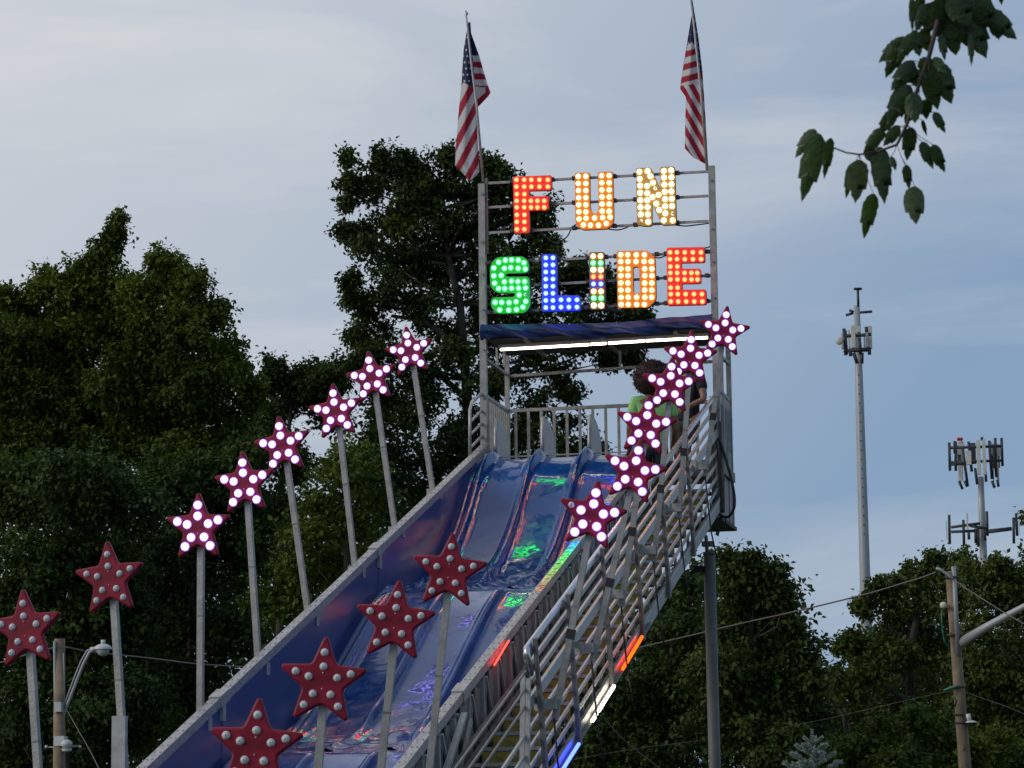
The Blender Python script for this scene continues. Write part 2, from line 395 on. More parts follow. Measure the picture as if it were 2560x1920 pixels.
# ---- platform, posts, rails
PD = 1.04; ZF = 5.75
m_ = MB(); m_.box(-.02, 2.44, .02, PD+.03, ZF-.10, ZF); m_.build('platform_floor', STEEL_D, slide)
m_ = MB(); 
for X0, X1 in ((.13,.54),(.63,1.04),(1.13,1.55)): m_.bar(((X0+X1)/2, -.10, 5.862), ((X0+X1)/2, .04, 5.885), X1-X0, .012)
m_.build('lip_plate', STEEL_B, slide, kind='stuff')
m_ = MB(); m_.box(1.62, 2.42, -.02, .05, ZF-.16, ZF+.012); m_.build('platform_edge', STEEL, slide)
POSTS = {}
def post(name, X, Y, z0, z1, w_=.068, mt=STEEL): m_ = MB(); m_.box(X-w_/2, X+w_/2, Y-w_/2, Y+w_/2, z0, z1); o = m_.build(name, mt, slide); POSTS[(name, X)] = o; return o
post('front_post', -.05, 0, 4.6, 8.82, .07, STEEL); post('front_post', 2.42, 0, 5.2, 8.86, .065, STEEL)
post('post_sleeve', -.002, .0, 8.06, 8.88, .026, STEEL_D)
post('back_post', -.03, PD, 4.6, 7.18, .045, STEEL); post('back_post', 2.40, PD, 5.2, 7.3, .05, STEEL)
post('back_post', 2.40, .5, 5.6, 7.25, .04, STEEL)
# bolts on posts
bolt = MB(); bolt.tube([(0,-.004,0),(0,.012,0)], .012, 8); bolt_me = bolt.mesh('bolt', STEEL_D)
for X in (-.05, 2.41):
    for z in (8.70, 8.18, 7.83, 7.45, 7.02, 6.50): inst('bolt', bolt_me, POSTS[('front_post', -.05 if X < 0 else 2.42)], (X+.012, -.045, z))
# back rail with balusters
m_ = MB(); m_.bar((0,PD,6.53),(2.38,PD,6.53),.035,.035,side=(0,1,0)); m_.build('back_rail', STEEL, slide)
m_ = MB(); m_.bar((0,PD,5.80),(2.38,PD,5.80),.03,.03,side=(0,1,0)); m_.build('back_rail', STEEL, slide)
bal = MB(); bal.box(-.014,.014,-.014,.014,-.72,0); bal_me = bal.mesh('baluster', STEEL)
for i in range(17): inst('baluster', bal_me, slide, (.06+i*.142, PD, 6.515))
for i in range(10):
    inst('baluster', bal_me, slide, (-.03, .09+i*.098, 6.515)); inst('baluster', bal_me, slide, (2.40, .09+i*.098, 6.515))
for X in (-.03, 2.40):
    m_ = MB(); m_.bar((X,.02,6.53),(X,PD,6.53),.035,.035); m_.build('side_rail', STEEL, slide)
    m_ = MB(); m_.bar((X,.02,5.80),(X,PD,5.80),.03,.03); m_.build('side_rail', STEEL, slide)
m_ = MB(); m_.bar((-.03,PD,6.91),(2.38,PD,6.97),.03,.03,side=(0,1,0)); m_.build('upper_rail', STEEL, slide)
for X in (-.03, 2.40):
    m_ = MB(); m_.bar((X,.03,6.93),(X,PD,6.93),.028,.028); m_.build('upper_rail', STEEL, slide)
for X, Y in ((-.03,.55),(1.22,PD),(.06,.5)): post('canopy_strut', X, Y, 6.92, 7.16, .024)
# bent side gate on the left
pts = [(-.07,.05,6.58),(-.07,-.47,6.40),(-.07,-.56,6.30),(-.07,-.58,5.78)]
m_ = MB(); m_.tube(pts, .017, 8); m_.build('gate_frame', STEEL_B, slide)
for i in range(5):
    z = 6.18-i*.135
    m_ = MB(); m_.tube([(-.07,-.575,z-.01-.0*i),(-.07,.02,z+TN*.6)], .014, 8); m_.build('gate_bar', STEEL_B, slide)
# canopy
m_ = MB()
def tarp(a, b):
    X = -.06+2.47*a; z = 7.115+.145*b+.018*math.sin(a*7+1)+(.014*math.sin(a*23+b*3))*(1-b)-.012*a
    if a < .06: z += (.06-a)*.6*(b-.5)
    yy = -.075-.022*math.sin(a*31+b*4+2*math.sin(a*5))-.012*math.sin(a*67+b*9)-.05*(1-abs(2*b-1))
    return (X, yy, z)
m_.grid(tarp, 160, 14); m_.build('tarp_valance', TARP, slide)
m_ = MB(); m_.grid(lambda a, b: (-.04+2.44*a, -.05+(PD+.02)*b, 7.20+.02*math.sin(a*9+b*5)), 30, 10); m_.build('canopy_roof', [TARP], slide)
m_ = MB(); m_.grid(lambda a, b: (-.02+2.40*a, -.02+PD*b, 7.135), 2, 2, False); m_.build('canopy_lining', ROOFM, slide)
for X in (.4, 1.2, 2.0):
    m_ = MB(); m_.box(X-.02, X+.02, 0, PD, 7.10, 7.13); m_.build('canopy_joist', STEEL_D, slide)
G_CW = glow('warm canopy tube', (10, 8.6, 7.0))
for a, b in (((1251,874),(1472,861.5)),((1476,861),(1515,858.5)),((1521,858),(1612,852.5)),((1616,852),(1769,844))):
    p = at(*a, Y=-.115); q = at(*b, Y=-.115); p.z += .0; tube_lamp(p, q, G_CW, .013, name='canopy_led_tube')
m_ = MB(); m_.bar(at(1246,866,Y=-.10), at(1772,836,Y=-.10), .02, .03, side=(0,1,0)); m_.build('tube_holder', DARK, slide)
# silver fins between lanes
for i, X in enumerate(RIDGES):
    m_ = MB()
    V = []; n = 14
    prof = []
    for k in range(n+1):
        t = k/n; prof.append((-.08+.60*t, 5.87+.40*(1-(t)**2.8)**.5 if t < 1 else 5.87))
    # rounded front edge then falling back
    prof = [(-.08, 5.86)]+[(-.08+.02*math.sin(a_)-.02+.02, 5.86+.34*a_/1.57) for a_ in (.6, 1.2)]+[(y, z) for (y, z) in prof[1:]]
    for (y, z) in prof: V += [(X-.022, y, z), (X+.022, y, z)]
    nn = len(prof); Fc = [(2*k, 2*k+1, 2*k+3, 2*k+2) for k in range(nn-1)]
    Fc += [tuple(2*k for k in range(nn))[::-1], tuple(2*k+1 for k in range(nn))]
    m_.add(V, Fc)
    m_.tube([(X, y, z) for (y, z) in prof], .022, 8)
    m_.build('lane_fin', FIN, slide)
# right side skirt of the platform with sign edges, hydraulic tubes
m_ = MB(); m_.box(2.385, 2.405, .04, PD+.02, 5.17, 6.40); m_.build('side_skirt', SKIRT, slide)
m_ = MB(); m_.box(2.35, 2.42, -.03, .03, 5.15, 6.42); m_.build('side_skirt_edge', STEEL_B, slide)
PINK = mat('worn pink artwork', (.30, .16, .19), .5, var=.35, vscale=9, stain=(.20, .19, .19))
m_ = MB(); m_.box(2.407, 2.413, PD-.22, PD+.02, 5.18, 5.95); m_.build('artwork_panel', PINK, slide)
m_ = MB(); m_.box(2.0, 2.45, .0, PD, 5.13, 5.17); m_.build('skirt_base', DARK, slide)
for X, y in ((2.42, -.07), (2.47, -.05), (2.37, -.06)):
    m_ = MB(); m_.tube([(X, y, 5.2), (X, y, 6.15)], .017, 8); m_.build('hydraulic_tube', STEEL_D, slide)
# support legs
m_ = MB(); pa = at(1773, 1385, Y=.35); pb = at(1805, 2300, Y=.35)
m_.tube([pa, Vector((pa.x+.02, pa.y, 0))], .062, 16); m_.tube([pa+Vector((0,0,-.01)), pa+Vector((0,0,.02))], .066, 16); m_.build('support_leg', CONC, slide)
m_ = MB(); m_.tube([pa+Vector((-.02,0,0)), pa+Vector((-.03,0,.18)), pa+Vector((-.12,0,.26))], .022, 6); m_.box(pa.x-.07,pa.x+.05,pa.y-.05,pa.y+.05,pa.z+.08,pa.z+.13); m_.build('leg_clamp', STEEL_D, slide)
for X, Y in ((.15,.5),(.15,-4),(.15,-8.2),(.15,-12),(1.2,-12)):
    m_ = MB(); m_.tube([(X, Y, 0), (X, Y, chute_z(Y)-.15 if Y < 0 else ZF-.1)], .06, 10); m_.build('support_leg', CONC, slide)
# flood lamp on the support leg
m_ = MB(); c = pa+Vector((-.13, -.02, -.16)); m_.box(c.x-.03, c.x+.07, c.y-.04, c.y+.04, c.z-.03, c.z+.035); m_.tube([c+Vector((-.02,0,0)), c+Vector((-.14,0,-.16)), c+Vector((-.3,0,-.2))], .012, 6)
m_.build('leg_floodlight', RUBBER, slide)
# sign frame bars
def z2(x, y): return (1160+x/2.963, 380+y/2.963)
bars = [(165,232,1810,145),(165,412,1810,325),(165,600,1812,512),(165,825,1825,738),(170,1005,1830,915),(180,1192,1838,1103)]
for (x0, y0, x1, y1) in bars:
    p = at(*z2(x0, y0), Y=.01); q = at(*z2(x1, y1), Y=.01); m_ = MB(); m_.bar(p, q, .02, .026, side=(0,1,0)); m_.build('sign_rail', STEEL, slide)

def cable(name, px, Y=None, X=None, d=None, r=.008, label='', cat='cable', par=None, ret=False):
    P = [at(u, v, Y=Y, X=X, d=d) for u, v in px]
    Q = []
    for i in range(len(P)-1):
        a = P[max(i-1,0)]; b = P[i]; c = P[i+1]; e = P[min(i+2, len(P)-1)]
        for t in np.linspace(0, 1, 7)[:-1]:
            Q.append(.5*((2*b)+(c-a)*t+(2*a-5*b+4*c-e)*t*t+(3*b-a-3*c+e)*t**3))
    Q.append(P[-1])
    m_ = MB(); m_.tube(Q, r, 6)
    if par is not None: return m_.build(name, RUBBER, par)
    return m_.build(name, RUBBER, None, label=label, category=cat, loc=P[0])
for px in ([z2(560,590),z2(620,640),z2(680,672),z2(760,630),z2(800,560),z2(840,530)], [z2(1060,568),z2(1130,578),z2(1190,565),z2(1225,548)],
           [z2(1560,540),z2(1640,548),z2(1720,540),z2(1815,528)], [z2(1560,722),z2(1650,712),z2(1760,715),z2(1828,700)], [z2(1380,765),z2(1440,785),z2(1500,765)]):
    cable('sign_cable', px, Y=.03, r=.007, par=slide)
cable('canopy_cable', [(1602,884),(1605,900),(1611,915)], Y=.3, r=.008, par=slide)

# ================================================================== LETTERS AND STARS
def round_poly(P, r, n=4):
    out_ = []; K = len(P)
    for i in range(K):
        a = Vector(P[i-1]); b = Vector(P[i]); c = Vector(P[(i+1) % K]); rr = r[i] if isinstance(r, (list, tuple)) else r
        u = (a-b); v = (c-b); k = min(rr, u.length*.45, v.length*.45); u.normalize(); v.normalize()
        p0 = b+u*k; p1 = b+v*k
        for t in np.linspace(0, 1, n): out_.append(tuple(p0*(1-t)**2+b*2*t*(1-t)+p1*t*t))
    return out_
def plate_mesh(name, loops, depth, bev, mats):
    cu = bpy.data.curves.new('tmp', 'CURVE'); cu.dimensions = '2D'; cu.fill_mode = 'BOTH'; cu.extrude = depth/2-bev; cu.bevel_depth = bev; cu.bevel_resolution = 1
    for lp in loops:
        s = cu.splines.new('POLY'); s.points.add(len(lp)-1)
        for i, p in enumerate(lp): s.points[i].co = (p[0], p[1], 0, 1)
        s.use_cyclic_u = True
    ob = bpy.data.objects.new('tmp', cu); COL.objects.link(ob)
    dg = bpy.context.evaluated_depsgraph_get(); me = bpy.data.meshes.new_from_object(ob.evaluated_get(dg))
    bpy.data.objects.remove(ob); me.name = name; me.materials.clear()
    for m_ in mats: me.materials.append(m_)
    if len(mats) > 1:
        for p in me.polygons: p.material_index = 0 if p.normal.z > .9 else 1
    return me
def bulb_mesh(name, r, lit, halo_mat, halo=False):
    m_ = MB()   # axis +Z : cap, ring that paints the glow halo when lit, base
    V = []; n = 12
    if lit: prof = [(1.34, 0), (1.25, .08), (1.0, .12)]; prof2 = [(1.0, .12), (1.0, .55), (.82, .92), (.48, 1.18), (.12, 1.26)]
    else: prof = [(.86, 0), (.86, .16), (.74, .32)]; prof2 = [(.74, .32), (.64, .50), (.40, .64), (.16, .70)]
    if halo: prof = [(1.62, .0), (1.55, .05), (1.0, .12)]
    for pr_, mi in ((prof, 1), (prof2, 0)):
        m_.cur = mi; V = [(math.cos(2*math.pi*k/n)*a*r, math.sin(2*math.pi*k/n)*a*r, b*r) for a, b in pr_ for k in range(n)]
        Fc = [(i*n+k, i*n+(k+1) % n, (i+1)*n+(k+1) % n, (i+1)*n+k) for i in range(len(pr_)-1) for k in range(n)]
        m_.add(V, Fc, True)
        if mi == 0:
            o = len(m_.v)-n; m_.f.append(tuple(range(o, o+n))); m_.m.append(0 if lit else 2); m_.sm.append(False)
    return m_.mesh(name, [lit or BULB_OFF, halo_mat or BULB_OFF, BULB_C])
LB = {  # lamp core, then the ring colour that paints a halo round it
 'red': (glow('red bulb core', (18, .85, .3)), glow('red painted halo', (3, .012, .004))),
 'orange': (glow('orange bulb core', (17, 6.2, 1.7)), glow('orange painted halo', (4, .55, .01))),
 'amber': (glow('amber bulb core', (17, 13, 6.5)), glow('amber painted halo', (4, 1.5, .10))),
 'green': (glow('green bulb core', (.7, 13, 1.4)), glow('green painted halo', (.004, 1.3, .08))),
 'blue': (glow('blue bulb core', (.75, 1.2, 22)), glow('blue painted halo', (.004, .06, 3))),
 'white': (glow('star bulb core', (2.3, 1.9, 7)), glow('star painted halo', (.66, .40, 1.6))),
}
LBM = {k: bulb_mesh('bulb', .0235, a, b) for k, (a, b) in LB.items()}
LB_OFF = bulb_mesh('bulb', .0235, None, None)
def R_(xs, y): return [(x, y) for x in xs]
F5 = (390,447,500,560,622); F5b = (392,447,497,545,595); F2 = (393,449)
D_ = {}
D_['F'] = ('red', [[(370,190),(640,180),(648,186),(648,282),(482,286),(483,335),(622,335),(628,342),(626,428),(482,434),(488,598),(380,604)]],
   R_(F5,207)+R_(F5,258)+R_(F2,313)+R_(F5b,363)+R_(F5b,411)+R_(F2,467)+R_(F2,519)+R_(F2,573), 6, [])
D_['U'] = ('orange', [[(828,162),(930,160),(932,395),(938,440),(962,464),(985,464),(1002,440),(1006,400),(998,155),(1100,152),(1108,490),(1100,540),(1062,568),(888,576),(845,556),(833,510)]],
   [(x, 181+i*52.7+(0 if x < 950 else -5)) for i in range(6) for x in (847+i, 903, 1020+i, 1076)]+[(853,497),(905,492),(968,490),(1028,487),(1083,483),(885,540),(937,543),(997,543),(1055,530)], 5, [])
D_['N'] = ('amber', [[(1281,126),(1382,124),(1412,190),(1458,292),(1462,280),(1458,118),(1558,115),(1572,536),(1476,541),(1394,372),(1390,385),(1392,546),(1340,548),(1289,540)]],
   [(1300,147),(1360,142),(1480,140),(1535,137),(1302,200),(1382,180),(1482,190),(1537,188),(1305,250),(1357,252),(1400,228),(1485,242),(1537,240),(1305,303),(1358,305),(1487,295),(1537,293),
    (1307,358),(1358,358),(1397,335),(1442,318),(1490,350),(1540,347),(1308,410),(1360,410),(1425,383),(1490,403),(1542,402),(1310,463),(1362,463),(1447,430),(1492,455),(1365,517),(1480,507),(1546,507)], 4, [(1418,270),(1548,457),(1312,513)])
D_['S'] = ('green', [[(240,786),(440,780),(478,815),(484,895),(325,899),(300,915),(325,932),(478,930),(487,960),(490,1150),(455,1192),(250,1198),(206,1150),(207,1085),(385,1080),(385,1045),(245,1043),(203,1000),(198,850)]],
   [(258,818),(308,803),(353,800),(403,803),(445,822),(222,860),(300,863),(347,858),(402,863),(455,868),(222,918),(277,915),(228,972),(300,963),(353,958),(400,960),(450,960),(258,1012),(303,1012),(353,1010),(405,1010),(457,1008),(410,1060),
    (232,1115),(280,1115),(335,1117),(387,1110),(458,1107),(437,1150),(265,1170),(332,1172),(390,1167)], 14, [(457,1058)])
D_['L'] = ('blue', [[(583,766),(685,764),(690,1070),(860,1070),(865,1176),(586,1182)]],
   [(x, 785+i*52.6) for i in range(8) for x in (607,660)]+[(x, y) for y in (1096,1150) for x in (720,778,838)], 5, [])
D_['I'] = (['orange','green','amber','red','blue','orange','green','amber'], [[(933,750),(1037,748),(1044,1166),(940,1169)]],
   [(x+i*.8, y) for i, y in enumerate((772,823,873,925,978,1033,1083,1137)) for x in (957,1012)], 5, [])
D_['D'] = ('orange', [[(1137,741),(1352,738),(1405,772),(1414,800),(1422,1078),(1412,1110),(1368,1150),(1145,1156)],[(1250,862),(1262,850),(1292,850),(1304,864),(1312,1040),(1298,1056),(1268,1057),(1254,1044)]],
   R_((1162,1213,1277,1337),762)+R_((1162,1215,1275,1335,1388),812)+[(x, y) for y in (866,917,971,1024) for x in (1163,1215,1339,1392)]+R_((1165,1217,1280,1340,1390),1077)+R_((1166,1218,1280,1337),1130), 5, [])
D_['E'] = ('red', [[(1507,716),(1780,712),(1783,816),(1608,820),(1610,872),(1750,872),(1753,972),(1613,974),(1615,1028),(1790,1025),(1795,1128),(1514,1136)]],
   R_((1527,1578,1636,1696,1756),745)+R_((1527,1579,1637,1697,1757),795)+R_((1530,1581),850)+R_((1530,1580,1635,1685,1728),897)+R_((1531,1582,1636,1686,1730),945)+R_((1532,1583),1006)+R_((1533,1585,1643,1704,1763),1054)+R_((1533,1588,1647,1707,1767),1108), 6, [])
LBL = {'F':'red lit marquee letter F, first letter of the top row','U':'orange lit marquee letter U in the top row','N':'yellowish white lit marquee letter N in the top row',
 'S':'green lit marquee letter S at the left of the lower row','L':'blue lit marquee letter L beside the green S','I':'multicoloured lit marquee letter I in rainbow bands',
 'D':'orange lit marquee letter D between I and E','E':'red lit marquee letter E at the right of the lower row'}
QX90 = Matrix.Rotation(math.radians(90), 4, 'X').to_quaternion()
YL = -.05
for ch, (colr, loops, bulbs, rr, dark) in D_.items():
    L3 = [[at(*z2(x, y), Y=YL) for x, y in lp] for lp in loops]
    c = sum(L3[0], Vector())/len(L3[0]); root = thing('marquee_letter', LBL[ch], 'letter sign', c, 'lit letters of the slide sign')
    l2 = [round_poly([(p.x-c.x, p.z-c.z) for p in lp], .018 if ch != 'S' else .05) for lp in L3]
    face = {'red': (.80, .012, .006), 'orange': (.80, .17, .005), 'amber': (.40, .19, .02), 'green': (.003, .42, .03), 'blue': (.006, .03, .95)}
    pm = mat('multicolour letter face', (.12, .115, .11), .5, var=.1, spec=.2) if not isinstance(colr, str) else mat('backlit %s letter face' % colr, (.07, .065, .06), .5, var=.1, emit=tuple(.8*x_ for x_ in face[colr]), spec=.2)  # emission paints the glare of the bulbs onto the face
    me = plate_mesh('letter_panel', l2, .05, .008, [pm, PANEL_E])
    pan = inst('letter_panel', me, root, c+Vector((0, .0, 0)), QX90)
    for i, (x, y) in enumerate(bulbs):
        cc = colr if isinstance(colr, str) else colr[i//2]
        sub(inst('bulb', LBM[cc], root, at(*z2(x, y), Y=YL-.024), QX90), pan)
    for x, y in dark: sub(inst('bulb', LB_OFF, root, at(*z2(x, y), Y=YL-.024), QX90), pan)
    xs = [p[0] for p in loops[0]]; ys = [p[1] for p in loops[0]]
    for (x0, y0, x1, y1) in (bars[:3] if ch in 'FUN' else bars[3:]):
        for xe, yc in ((min(xs)-9, 0), (max(xs)+9, 0)):
            if ch == 'F' and xe > 500 and y0 > 500: xe = 500
            if ch == 'L' and xe > 700 and y0 < 1100: xe = 700
            yb = y0+(y1-y0)*(xe-x0)/(x1-x0); p = at(*z2(xe, yb), Y=.0)
            m_ = MB(); m_.box(p.x-.022, p.x+.022, -.045, .02, p.z-.018, p.z+.018); m_.build('clamp', PANEL_E, root)

# ---- stars on poles
SR = .252
sp = []
for k in range(10):
    a = math.pi/2+k*math.pi/5; r = SR if k % 2 == 0 else SR*.43; sp.append((r*math.cos(a), r*math.sin(a)))
star_me = plate_mesh('star_panel', [round_poly(sp, [.016 if k % 2 == 0 else .03 for k in range(10)])], .045, .012, [REDP])
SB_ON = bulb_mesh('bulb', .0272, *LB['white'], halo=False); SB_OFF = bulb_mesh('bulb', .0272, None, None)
def star(c, foot, lit, label, group, tape=False, yaw=0, dead=(), bracket=None, side=1):
    c = Vector(c); foot = Vector(foot); root = thing('star_light', label, 'star light', foot, group)
    upv = (c-foot).normalized(); fwd = Vector((math.sin(math.radians(yaw)), -math.cos(math.radians(yaw)), -.06)); fwd = (fwd-upv*fwd.dot(upv)).normalized(); rt = upv.cross(fwd)
    R3 = Matrix((rt, upv, fwd)).transposed(); q = R3.to_quaternion()
    pan = inst('star_panel', star_me, root, c, q)
    n = 0
    for k in range(5):
        a = math.pi/2+k*2*math.pi/5
        for rr in (.345, .665):
            p = c+R3@Vector((SR*rr*math.cos(a), SR*rr*math.sin(a), .021))
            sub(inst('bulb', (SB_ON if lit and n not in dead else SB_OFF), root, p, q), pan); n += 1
    for yy in (.20, -.16):
        m_ = MB(); m_.ball(c+R3@Vector((0, SR*yy, .024)), .006, 6, 4); sub(m_.build('screw', STEEL_B, root), pan)
    m_ = MB(); top = c-upv*SR*.25-fwd*.045; m_.bar(foot-fwd*.045, top, .045, .045, side=rt); pl_ = m_.build('pole', STEEL, root)
    m_ = MB(); j = foot+(c-foot)*.55-fwd*.045; m_.bar(j-upv*.006, j+upv*.006, .048, .048, side=rt); m_.build('pole_joint', STEEL_D, pl_)
    if tape:
        m_ = MB(); t0 = foot+(c-foot)*.415-fwd*.045; m_.bar(t0-upv*.035, t0+upv*.035, .062, .056, side=rt); m_.build('tape_wrap', TAPE, pl_)
    m_ = MB()
    if side > 0:
        m_.bar((XG-.01, foot.y, foot.z+.10), (foot.x+.02, foot.y, foot.z+.10), .05, .075, side=(0,1,0)); m_.box(XG+.0, XG+.05, foot.y-.04, foot.y+.03, foot.z+.05, foot.z+.15)
    else:
        m_.box(foot.x-.05, foot.x+.09, foot.y-.02, foot.y+.06, foot.z-.05, foot.z+.05)
    m_.build('bracket', BRKT, root)
    if side > 0:
        P0 = foot+Vector((0, .0, 0)); m_ = MB(); m_.tube([P0, P0+Vector((.02,-.01,-.25)), P0+Vector((.05,-.02,-.55)), P0+Vector((.10,-.03,-.80))], .008, 6); m_.build('power_cable', RUBBER, root)
    return root
ordn = ['topmost', 'second from the top', 'third from the top', 'fourth from the top', 'fifth from the top', 'sixth from the top']
st = [(1810,830),(1725,895),(1675,965),(1615,1065),(1585,1180),(1480,1290)]
ft = [(1763,1190),(1698,1296),(1634,1404),(1553,1516),(1479,1653),(1385,1795)]
for i, (s_, f0) in enumerate(zip(st, ft)):
    q = at(*f0, X=2.55); star(at(*s_, Y=q.y-.02), q, True, 'lit star, %s on the stair guard rail at right%s' % (ordn[i], ', one bulb out' if i == 5 else ''), 'lit stars along the stair rail', True, yaw=8-i, dead=(3,) if i == 5 else ())
stl = [(1025,880),(930,945),(840,1030),(707,1115),(612,1210),(497,1320)]
fl = [(1080,1235),(985,1330),(885,1430),(768,1550),(642,1672),(495,1810)]
for i, (s_, f0) in enumerate(zip(stl, fl)):
    q = at(*f0, X=-.085); star(at(*s_, Y=q.y-.02), q, True, 'lit star, %s along the left wall of the slide' % ordn[i], 'lit stars along the left wall', yaw=-3, side=-1)
for (s_, fp, Y_, lb) in (((275,1448),(310,2010),-11.0,'unlit red star right of the street lamp pole, at left wall'),((65,1575),(105,2200),-12.25,'leftmost unlit red star, partly cut off by the frame')):
    star(at(*s_, Y=Y_), at(*fp, Y=Y_), False, lb, 'unlit red stars', side=-1, yaw=-4)
p = at(283,1790,Y=-11.03); m_ = MB(); m_.box(p.x-.01, p.x+.085, p.y-.0, p.y+.05, p.z-1.2, p.z); m_.build('pole_socket', BRKT, slide)
for (s_, fp, Y_, lb) in (((1123,1430),(1062,2010),-10.9,'unlit red star, highest of the four in front of the blue slide'),((988,1555),(935,2060),-12.2,'unlit red star, second highest in front of the blue slide'),
                         ((808,1705),(770,2230),-13.6,'unlit red star, third highest in front of the blue slide'),((640,1868),(600,2400),-14.9,'unlit red star cut off by the bottom edge of the photo')):
    star(at(*s_, Y=Y_), at(*fp, Y=Y_), False, lb, 'unlit red stars', side=0 if False else -1, yaw=6)
# cable loop on the platform side
cable('power_loop', [(1797,1095),(1815,1150),(1832,1215),(1836,1265),(1820,1292),(1797,1285),(1785,1275)], Y=-.12, r=.016, par=slide)
cable('power_loop', [(1787,1050),(1793,1120),(1800,1200),(1803,1280)], Y=-.11, r=.009, par=slide)
cable('power_loop', [(1790,1295),(1795,1320),(1803,1326),(1812,1318),(1815,1290)], Y=-.11, r=.006, par=slide)

# ================================================================== FLAGS
def vcol_mat(name, rough):
    m = bpy.data.materials.new(name); m.use_nodes = True; t = m.node_tree; b = t.nodes['Principled BSDF']; b.inputs['Roughness'].default_value = rough
    a = t.nodes.new('ShaderNodeAttribute'); a.attribute_name = 'print'; t.links.new(a.outputs['Color'], b.inputs['Base Color'])
    tr = t.nodes.new('ShaderNodeBsdfTranslucent'); t.links.new(a.outputs['Color'], tr.inputs[0]); mx_ = t.nodes.new('ShaderNodeMixShader'); mx_.inputs[0].default_value = .3
    t.links.new(b.outputs[0], mx_.inputs[1]); t.links.new(tr.outputs[0], mx_.inputs[2]); t.links.new(mx_.outputs[0], t.nodes['Material Output'].inputs[0]); return m
CLOTH = vcol_mat('flag cloth', .8)
RED_, WHT_, NAV_ = (.36, .012, .035, 1), (.62, .60, .60, 1), (.018, .022, .085, 1)
def z1(x, y): return (1080+x/2.698, y/2.698)
def lerp_tab(T, y):
    for (y0, v0), (y1, v1) in zip(T, T[1:]):
        if y <= y1: return v0+(v1-v0)*(y-y0)/(y1-y0)
    return T[-1][1]
def cloth(root, left, right, y0, y1, colf, Yf, nu=26, nv=150, name='flag_cloth'):
    m_ = MB(); pix = []
    def fn(a, b):
        y = y0+(y1-y0)*b; xl = lerp_tab(left, y); xr = lerp_tab(right, y); x = xl+(xr-xl)*a
        yy = y+slantf(a, b); pix.append((x, yy)); return at(*z1(x, yy), Y=Yf(a, b))
    slantf = lambda a, b: 0
    m_.grid(fn, nu, nv)
    o = m_.build(name, CLOTH, root); me = o.data
    at_ = me.color_attributes.new('print', 'FLOAT_COLOR', 'POINT')
    at_.data.foreach_set('color', [c for p in pix for c in colf(*p)])
    return o
def starry(x, y, dx=24, dy=40, r=6):
    j = round(y/dy); xo = (j % 2)*dx/2; i = round((x-xo)/dx); return math.hypot(x-xo-i*dx, (y-j*dy)) < r
# left flag
root = thing('flag', 'stars and stripes flag hanging from the pole above the left post', 'flag', at(1208,445,Y=.05), 'flags on the sign posts')
m_ = MB(); m_.tube([at(*z1(228,72),Y=.05), at(*z1(262,400),Y=.05), at(*z1(300,700),Y=.05), at(1208,455,Y=.05)], [.009,.011,.013,.016], 8); m_.build('flagpole', STEEL_B, root)
m_ = MB(); p = at(*z1(236,92),Y=.05); m_.ball(p, .016, 8, 6); m_.build('finial', STEEL_B, root)
def lc(x, y):
    if y < 552+(x-205)*.55:
        return WHT_ if starry(x+ y*.12, y, 30, 42, 6.5) and y > 230 else NAV_
    f = (y+x*1.9-1283)/186.0; return RED_ if abs(f-round(f)) < .25 else WHT_
cloth(root, [(190,238),(330,214),(450,205),(550,200),(800,175),(1000,160),(1120,156),(1165,205),(1220,250)], [(190,262),(400,275),(700,300),(900,306),(1070,318),(1165,318),(1220,262)], 150, 1218, lc,
      lambda a, b: .14+.02*math.sin(a*9+b*3)-.07*math.sin(a*3.1)*(.4+b), 30, 190)
def rc(x, y):
    if y < 375: return NAV_
    if y < 585+(x-300)*.1: f = (y-435+(x-300)*-.06)/80.0; return RED_ if abs(f-round(f)) < .25 else WHT_
    if y < 672-(x-300)*.75 and x < 360: return WHT_
    return RED_ if x+y*.5 < 700 else (.16, .012, .06, 1)
cloth(root, [(200,252),(400,272),(700,300),(725,304)], [(200,256),(375,318),(560,372),(625,395),(650,380),(725,308)], 200, 722, rc, lambda a, b: .20+.05*math.sin(a*3.5)+.02*math.sin(b*9), 16, 100)
# right flag
root = thing('flag', 'stars and stripes flag hanging from the pole above the right post', 'flag', at(1768,420,Y=.05), 'flags on the sign posts')
m_ = MB(); m_.tube([at(*z1(1742,-40),Y=.05), at(*z1(1772,220),Y=.05), at(*z1(1812,600),Y=.05), at(1768,425,Y=.05)], [.009,.011,.013,.016], 8); m_.build('flagpole', STEEL_B, root)
def l2(x, y):
    if y < 292: return WHT_ if starry(x+3, y+12, 26, 60, 6) and y > 230 else NAV_
    if y < 575-(x-1720)*.25 and y < 575: f = (y-352-(1760-x)*.28)/84.0; return RED_ if abs(f-round(f)) < .25 else WHT_
    f = (y-(x-1715)*1.72-640)/124.0; c = RED_ if abs(f-round(f)) < .27 else WHT_
    return c
cloth(root, [(100,1752),(290,1720),(400,1702),(560,1677),(600,1674),(655,1712),(1000,1704),(1060,1760),(1110,1850)], [(100,1757),(300,1772),(600,1812),(900,1838),(1110,1858)], 95, 1105, l2,
      lambda a, b: .11+.03*math.sin(a*7+b*4)+.03*(1-a), 30, 190)
def r2(x, y):
    if y < 490: return WHT_ if starry(x+y*-.1, y, 22, 36, 5.5) else NAV_
    f = (y-(x-1800)*1.5-600)/130.0; return RED_ if abs(f-round(f)) < .3 else WHT_
cloth(root, [(0,1752),(300,1776),(600,1810),(900,1838),(1110,1856)], [(0,1757),(250,1797),(480,1824),(800,1845),(1100,1862)], 0, 1100, r2, lambda a, b: .17+.03*math.sin(a*3), 8, 150)

